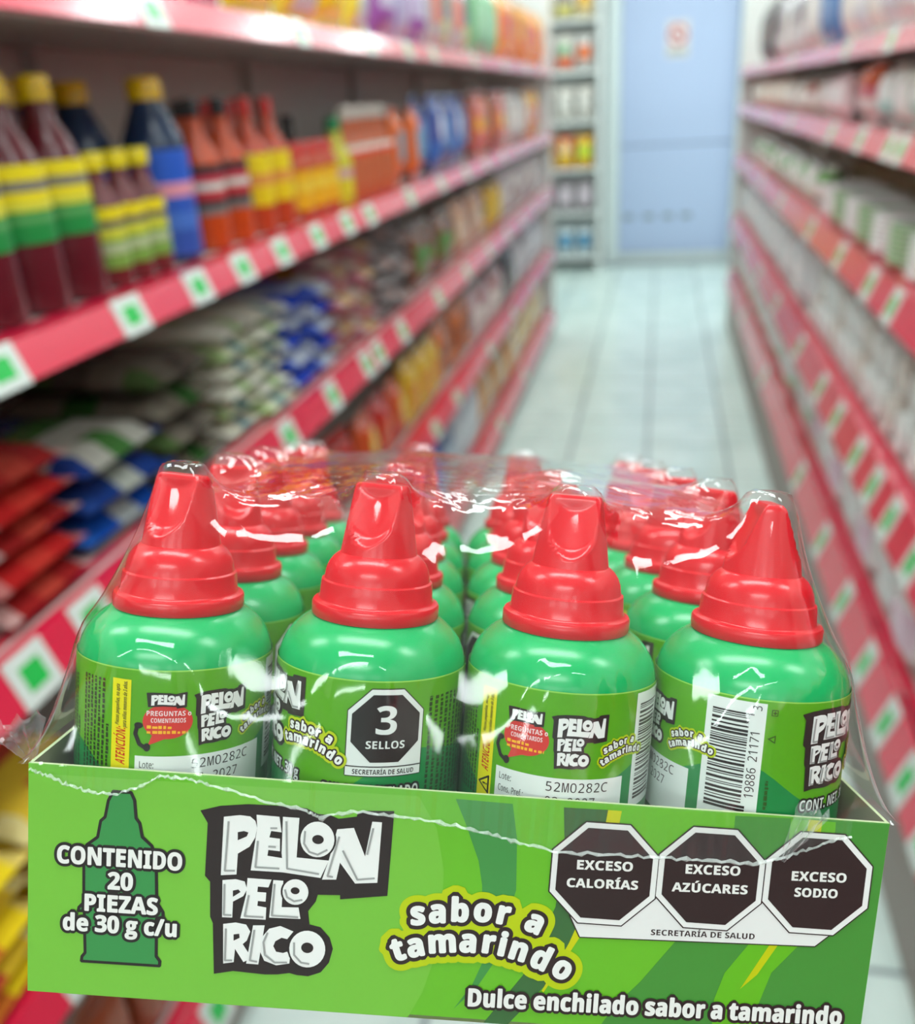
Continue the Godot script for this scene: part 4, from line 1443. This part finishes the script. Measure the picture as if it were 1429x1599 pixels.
	pile_packets(-1, y, 1.25, 0.2, 1, 4, "grey_bag", Vector3(0.19, 0.3, 0.045), [[c8(112, 104, 92), c8(130, 122, 108), c8(50, 90, 44)], [c8(122, 114, 102), c8(80, 104, 60), c8(96, 88, 80)]], 1, "grey beige bag beside blue and white bags", "bag", "grey beige bags")
	pile_packets(-1, y, 1.43, 0.135, 2, 6, "rice_bag", Vector3(0.13, 0.26, 0.032), [[c8(226, 222, 202), c8(234, 232, 216), c8(110, 150, 160)], [c8(220, 222, 196), c8(176, 204, 140), c8(90, 140, 150)], [c8(232, 230, 216), c8(226, 226, 210), c8(160, 196, 120)]], 3, "cream rice bag with green and blue marks", "bag", "rice bags")
	pile_packets(-1, y, 1.71, 0.14, 2, 5, "blue_pack", Vector3(0.115, 0.25, 0.036), [[c8(50, 84, 200), c8(206, 214, 226), c8(40, 70, 190)], [c8(190, 200, 216), c8(60, 90, 200), c8(210, 214, 220)]], 0, "blue and white packet between rice and striped packets", "bag", "blue and white packets")
	pile_packets(-1, y, 2.02, 0.17, 2, 7, "striped_pack", Vector3(0.145, 0.25, 0.03), [[c8(206, 150, 160), c8(222, 206, 190), c8(200, 110, 90)], [c8(220, 200, 186), c8(196, 120, 140), c8(220, 170, 60)]], 1, "pink striped flat packet on bag shelf", "bag", "pink striped packets")
	pile_packets(-1, y, 2.38, 0.17, 2, 7, "silver_pack", Vector3(0.145, 0.25, 0.036), [[c8(160, 154, 154), c8(186, 180, 180), c8(120, 110, 110)], [c8(176, 168, 166), c8(140, 132, 132), c8(200, 150, 140)]], 1, "grey silver flat packet past the pink ones", "bag", "grey silver packets")
	var L3 := [
		["brown_bag", 2.74, 0.15, 4, Vector3(0.14, 0.19, 0.07), [[c8(120, 84, 66), c8(70, 130, 50), c8(180, 160, 140)], [c8(150, 136, 124), c8(110, 80, 60), c8(90, 140, 60)]], [0, 1], "brown and green bag on bag shelf", "brown and green bags"],
		["cream_bag", 3.36, 0.16, 4, Vector3(0.15, 0.2, 0.07), [[c8(190, 150, 120), c8(214, 190, 166), c8(150, 70, 60)], [c8(150, 96, 70), c8(206, 180, 160), c8(60, 50, 50)]], [0, 3], "tan and cream bag on bag shelf", "tan and cream bags"],
		["mustard_bag", 4.02, 0.17, 2, Vector3(0.16, 0.2, 0.07), [[c8(206, 166, 30), c8(216, 190, 80), c8(160, 110, 40)]], [0], "mustard yellow bag on bag shelf", "mustard yellow bags"],
		["pale_bag", 4.4, 0.17, 9, Vector3(0.16, 0.22, 0.07), [[c8(176, 166, 164), c8(200, 190, 184), c8(140, 90, 80)], [c8(190, 180, 176), c8(170, 140, 150), c8(210, 204, 200)]], [0, 3, 1], "pale greyish bag on bag shelf", "pale greyish bags"]]
	for a in L3:
		run_packets(-1, y, a[1], a[2], a[3], a[0], a[4], a[5], a[6], a[7], "bag", a[8])
	# --- fourth shelf
	y = 0.54
	pile_packets(-1, y, 0.55, 0.2, 2, 5, "yellow_bag", Vector3(0.19, 0.26, 0.036), [[c8(244, 214, 40), c8(236, 210, 110), c8(214, 120, 50)], [c8(236, 200, 60), c8(236, 220, 150), c8(206, 80, 60)]], 1, "yellow flat bag low beside the tray", "bag", "yellow flat bags", 0.0)
	var L4 := [
		["dark_bag", 0.98, 0.16, 6, Vector3(0.15, 0.2, 0.08), [[c8(90, 36, 36), c8(130, 50, 44), c8(60, 30, 30)]], [0], "dark red bag on the fourth shelf", "dark red bags"],
		["red_orange_bag", 1.94, 0.15, 4, Vector3(0.14, 0.2, 0.08), [[c8(190, 44, 36), c8(210, 80, 40), c8(220, 160, 40)], [c8(206, 84, 40), c8(190, 50, 40), c8(226, 190, 60)]], [0, 3], "red and orange bag on the fourth shelf", "red and orange bags"],
		["golden_bag", 2.54, 0.14, 3, Vector3(0.13, 0.22, 0.08), [[c8(220, 180, 50), c8(214, 140, 40), c8(230, 210, 110)]], [0], "golden yellow bag on the fourth shelf", "golden yellow bags"],
		["orange_brown_bag", 2.96, 0.15, 4, Vector3(0.14, 0.23, 0.08), [[c8(206, 110, 40), c8(150, 80, 50), c8(226, 170, 110)], [c8(180, 110, 70), c8(214, 120, 50), c8(120, 70, 50)]], [0, 3], "orange brown bag on the fourth shelf", "orange brown bags"],
		["pink_white_bag", 3.58, 0.16, 5, Vector3(0.15, 0.22, 0.08), [[c8(196, 170, 172), c8(214, 200, 200), c8(180, 70, 80)], [c8(210, 190, 180), c8(170, 120, 120), c8(230, 220, 210)]], [0, 1], "pink and white bag on the fourth shelf", "pink and white bags"],
		["black_bag", 4.4, 0.17, 2, Vector3(0.16, 0.24, 0.08), [[c8(52, 48, 50), c8(90, 86, 88), c8(200, 200, 200)]], [0], "black bag on the fourth shelf", "black bags"],
		["silver_bag", 4.76, 0.17, 7, Vector3(0.16, 0.23, 0.08), [[c8(186, 188, 192), c8(210, 212, 216), c8(140, 140, 150)], [c8(190, 184, 190), c8(130, 80, 140), c8(214, 214, 214)]], [0, 3], "silver white bag on the fourth shelf", "silver white bags"]]
	for a in L4:
		run_packets(-1, y, a[1], a[2], a[3], a[0], a[4], a[5], a[6], a[7], "bag", a[8])
	# --- lowest shelf
	y = 0.155
	var L5 := [
		["copper_bag", 0.74, 0.1, 5, Vector3(0.095, 0.2, 0.06), [[c8(150, 74, 44), c8(170, 96, 70), c8(196, 150, 140)]], [4], "coppery brown bag on the lowest shelf", "coppery brown bags"],
		["lilac_bag", 1.26, 0.14, 8, Vector3(0.13, 0.2, 0.08), [[c8(190, 130, 150), c8(206, 190, 200), c8(150, 70, 110)], [c8(206, 200, 200), c8(150, 90, 100), c8(190, 180, 190)]], [0, 3], "lilac and white bag on the lowest shelf", "lilac and white bags"],
		["blue_bag", 2.5, 0.16, 4, Vector3(0.15, 0.25, 0.08), [[c8(130, 150, 176), c8(180, 196, 210), c8(90, 100, 120)], [c8(206, 198, 176), c8(220, 214, 200), c8(190, 90, 60)], [c8(76, 76, 190), c8(96, 96, 210), c8(190, 190, 230)]], [0, 4, 0], "blue or cream bag on the lowest shelf", "blue and cream bags"],
		["white_tall_bag", 3.2, 0.15, 3, Vector3(0.14, 0.27, 0.08), [[c8(196, 206, 216), c8(214, 220, 226), c8(120, 130, 180)]], [0], "white tall bag on the lowest shelf", "white tall bags"],
		["amber_bag", 3.7, 0.16, 5, Vector3(0.15, 0.22, 0.08), [[c8(214, 150, 80), c8(226, 190, 130), c8(190, 110, 60)], [c8(206, 190, 160), c8(220, 206, 180), c8(190, 130, 80)]], [4, 0], "amber and cream bag on the lowest shelf", "amber and cream bags"],
		["beige_bag", 4.52, 0.17, 8, Vector3(0.16, 0.24, 0.08), [[c8(216, 200, 168), c8(230, 216, 190), c8(190, 160, 100)], [c8(222, 186, 110), c8(230, 206, 150), c8(150, 140, 100)]], [0, 4], "beige yellow bag on the lowest shelf", "beige yellow bags"]]
	for a in L5:
		run_packets(-1, y, a[1], a[2], a[3], a[0], a[4], a[5], a[6], a[7], "bag", a[8])

# stacked foam cups or bowls in a clear sleeve, lying along the shelf depth
func cup_sleeve(key: String, r: float, length: float, col: Color, rim: Color) -> ArrayMesh:
	if not mesh_cache.has(key):
		var s := soup()
		var prof := [[0.0, 0.0], [r * 0.72, 0.0], [r * 0.78, length * 0.16]]
		var n := 9
		for i in n:
			var y := length * (0.18 + 0.8 * i / n)
			prof.append([r * 0.94, y, rim])
			prof.append([r, y + length * 0.012, rim])
			prof.append([r, y + length * 0.03, col])
			prof.append([r * 0.93, y + length * 0.045, col])
		prof.append([r * 0.94, length])
		prof.append([0.0, length])
		add_lathe(s, prof, 18, lin(col))
		mesh_cache[key] = done(s)
	return mesh_cache[key]

func plate_pack(key: String, r: float, h: float, col: Color, edge: Color) -> ArrayMesh:
	if not mesh_cache.has(key):
		var s := soup()
		var prof := [[0.0, 0.0], [r * 0.7, 0.0]]
		for i in 8:
			var y := h * (i + 0.2) / 8.0
			prof.append([r * 0.93, y, edge])
			prof.append([r, y + h * 0.05, edge])
			prof.append([r * 0.92, y + h * 0.075, col])
		prof.append([r * 0.8, h * 0.99])
		prof.append([r * 0.62, h * 0.9])
		prof.append([0.0, h * 0.9])
		add_lathe(s, prof, 22, lin(col))
		mesh_cache[key] = done(s)
	return mesh_cache[key]

func goods_right():
	var w := c8(235, 239, 237)
	var g := c8(198, 198, 194)
	var R1 := [
		["grey_bag", 2.0, 0.18, 3, Vector3(0.17, 0.26, 0.09), [[c8(221, 225, 225), c8(237, 239, 237), c8(203, 203, 214)]], [4], "pale grey bag on the uppermost right shelf", "pale bags on the uppermost shelf"],
		["grey_bag", 2.56, 0.18, 4, Vector3(0.17, 0.27, 0.09), [[c8(214, 219, 225), c8(232, 235, 232), c8(192, 192, 203)], [c8(232, 232, 225), c8(214, 214, 212), c8(192, 194, 203)]], [0, 4], "pale ribbed bag on the uppermost right shelf", "ribbed bags on the uppermost shelf"],
		["blue_box_bag", 3.3, 0.18, 2, Vector3(0.17, 0.27, 0.09), [[c8(86, 126, 180), c8(120, 160, 206), c8(225, 237, 242)]], [0], "blue bag on the uppermost right shelf", "blue bags on the uppermost shelf"],
		["frosted_bag", 3.7, 0.19, 6, Vector3(0.18, 0.24, 0.09), [[c8(203, 201, 198), c8(232, 230, 225), c8(120, 118, 124)], [c8(169, 164, 169), c8(214, 212, 214), c8(90, 84, 90)]], [0, 3], "frosted grey bag on the uppermost right shelf", "frosted bags on the uppermost shelf"],
		["dark_pack", 4.9, 0.2, 4, Vector3(0.19, 0.28, 0.09), [[c8(92, 84, 84), c8(130, 122, 120), c8(60, 56, 60)]], [0], "dark grey packet near the far end", "dark packets on the uppermost shelf"]]
	for a in R1:
		run_packets(1, 1.525, a[1], a[2], a[3], a[0], a[4], a[5], a[6], a[7], "bag", a[8])
	var R2 := [
		["crinkled_bag", 1.8, 0.15, 5, Vector3(0.14, 0.13, 0.08), [[c8(232, 241, 239), c8(169, 214, 210), c8(242, 242, 242)], [c8(225, 237, 232), c8(242, 242, 242), c8(110, 170, 160)]], [3, 0], "crinkled white bag with teal print", "crinkled white bags"],
		["orange_label_bag", 2.6, 0.16, 2, Vector3(0.15, 0.145, 0.08), [[c8(237, 221, 221), c8(214, 100, 50), c8(206, 120, 130)]], [1], "white bag with orange header", "orange headed bags"],
		["pinkish_bag", 2.95, 0.16, 3, Vector3(0.15, 0.12, 0.08), [[c8(241, 221, 225), c8(242, 242, 242), c8(200, 120, 140)]], [0], "pinkish white bag past the orange headed ones", "pinkish white bags"],
		["milky_bag", 3.46, 0.17, 5, Vector3(0.16, 0.11, 0.08), [[c8(225, 230, 221), c8(242, 242, 237), c8(150, 60, 50)], [c8(221, 225, 214), c8(170, 90, 70), c8(242, 242, 241)]], [0, 1], "milky bag on the crinkled bag shelf", "milky bags"],
		["cream_pack", 4.34, 0.18, 8, Vector3(0.17, 0.12, 0.08), [[c8(232, 221, 205), c8(242, 241, 228), c8(190, 160, 140)]], [0], "cream packet far along crinkled bag shelf", "cream packets"]]
	for a in R2:
		run_packets(1, 1.335, a[1], a[2], a[3], a[0], a[4], a[5], a[6], a[7], "bag", a[8])
	# third level: foam packs in front, brown trays behind
	var z := 1.62
	for i in 9:
		var o := put("foam_plate_pack", plate_pack("plates%d" % (i % 2), 0.085, 0.09, c8(241, 242, 241), [c8(242, 242, 242), c8(150, 196, 140)][i % 2]), "goods_gloss")
		o.position = Vector3(XR + 0.12, 1.066, -z)
		z += 0.18
		tag(o, label_for("stack of white foam plates %s on third level" % ["with plain rims", "with green rims"][i % 2], int(i / 2.0), 5), "plates", "foam plate stacks")
	z = 1.66
	for i in 9:
		var s := mesh_cache.get("brown_tray")
		if s == null:
			var b := soup()
			for q in 6:
				add_box(b, Vector3(-0.07 - 0.002 * q, 0.02 * q, -0.11), Vector3(0.07 + 0.002 * q, 0.02 * q + 0.017, 0.11), lin([c8(150, 128, 96), c8(166, 150, 116)][q % 2]), 0.004)
			s = done(b)
			mesh_cache["brown_tray"] = s
		var o := put("brown_tray_stack", s, "goods_matte")
		o.position = Vector3(XR + 0.295, 1.066, -z)
		z += 0.24
		tag(o, label_for("stack of brown board trays behind the foam plates", i, 9), "trays", "brown board tray stacks")
	run_packets(1, 1.066, 3.3, 0.17, 14, "green_white_bag", Vector3(0.16, 0.12, 0.09), [[c8(232, 242, 230), c8(120, 176, 104), c8(242, 242, 242)], [c8(241, 242, 239), c8(221, 237, 214), c8(100, 160, 90)]], [1, 3], "green and white bag on third level", "bag", "green and white bags")
	# fourth level: sleeves of cups and clear bags
	z = 1.32
	for i in 16:
		var o := put("cup_sleeve", cup_sleeve("cups%d" % (i % 3), 0.058, 0.30, [c8(221, 214, 205), c8(237, 237, 232), c8(207, 198, 180)][i % 3], [c8(241, 237, 230), c8(242, 242, 242), c8(225, 214, 192)][i % 3]), "goods_gloss")
		o.rotation.z = -PI / 2
		o.position = Vector3(XR + 0.05, 0.711 + 0.058, -z)
		var row := i
		tag(o, label_for("sleeve of %s cups lying on fourth level" % ["grey", "white", "beige"][i % 3], int(i / 3.0), 6), "cups", "cup sleeves in the lower row")
		if i < 15:
			var p := put("cup_sleeve", cup_sleeve("cups%d" % ((i + 1) % 3), 0.058, 0.30, w, g), "goods_gloss")
			p.rotation.z = -PI / 2
			p.position = Vector3(XR + 0.055, 0.711 + 0.058 + 0.1, -(z + 0.06))
			tag(p, label_for("sleeve of %s cups stacked on top of another sleeve" % ["white", "beige", "grey"][i % 3], int(i / 3.0), 5), "cups", "cup sleeves in the upper row")
		z += 0.12
	run_packets(1, 0.711, 3.3, 0.18, 15, "clear_bag", Vector3(0.17, 0.22, 0.1), [[c8(221, 230, 232), c8(237, 242, 242), c8(192, 198, 203)], [c8(214, 221, 223), c8(241, 242, 242), c8(169, 169, 169)]], [4, 0], "pale clear bag on fourth level", "bag", "pale clear bags")
	# lowest level: white bundles
	run_packets(1, 0.376, 1.05, 0.2, 10, "white_bundle", Vector3(0.19, 0.2, 0.13), [[c8(232, 239, 239), c8(242, 242, 242), c8(214, 221, 221)], [c8(239, 241, 241), c8(232, 203, 221), c8(242, 242, 242)]], [4, 0], "plump white bundle on the lowest right shelf", "bundle", "white bundles")
	run_packets(1, 0.376, 3.08, 0.2, 15, "pale_bundle", Vector3(0.19, 0.18, 0.13), [[c8(225, 232, 230), c8(169, 210, 169), c8(241, 242, 242)], [c8(232, 237, 235), c8(221, 225, 221), c8(180, 60, 70)]], [3, 0], "pale bundle far along the lowest right shelf", "bundle", "pale bundles")

func goods_end():
	var rows := [
		[2.0, [[c8(206, 190, 150), c8(214, 170, 80), c8(190, 190, 180)], [c8(170, 160, 150), c8(200, 190, 110), c8(120, 110, 110)]], "tan snack bag"],
		[1.62, [[c8(190, 186, 182), c8(214, 110, 60), c8(206, 180, 90)], [c8(206, 200, 190), c8(214, 90, 50), c8(70, 150, 90)]], "white bag with orange print"],
		[1.24, [[c8(196, 190, 182), c8(206, 202, 196), c8(176, 170, 164)]], "pale bag"],
		[0.86, [[c8(214, 160, 30), c8(190, 210, 60), c8(206, 90, 40)], [c8(200, 90, 40), c8(220, 180, 40), c8(230, 220, 160)]], "yellow and orange bag"],
		[0.5, [[c8(150, 140, 144), c8(206, 190, 200), c8(120, 100, 110)]], "mauve grey bag"],
		[0.12, [[c8(190, 200, 204), c8(60, 130, 170), c8(214, 218, 218)]], "white bag with blue print"]]
	for a in rows:
		for i in 4:
			var p: Array = a[1][i % a[1].size()]
			var o := packet("snack_bag", "end%s%d" % [a[2], i % a[1].size()], 0.15, 0.27, 0.09, p, [0, 3][i % 2])
			o.position = Vector3(-0.64 - 0.165 * i, a[0] + 0.001, BACK_Z + 0.26)
			o.rotation.y = rng.randf_range(-0.15, 0.15)
			tag(o, "%s on the wall rack, %s" % [a[2], ["next to the white upright", "second from the upright", "third from the upright", "fourth from the upright"][i]], "bag", "bags on the wall rack")
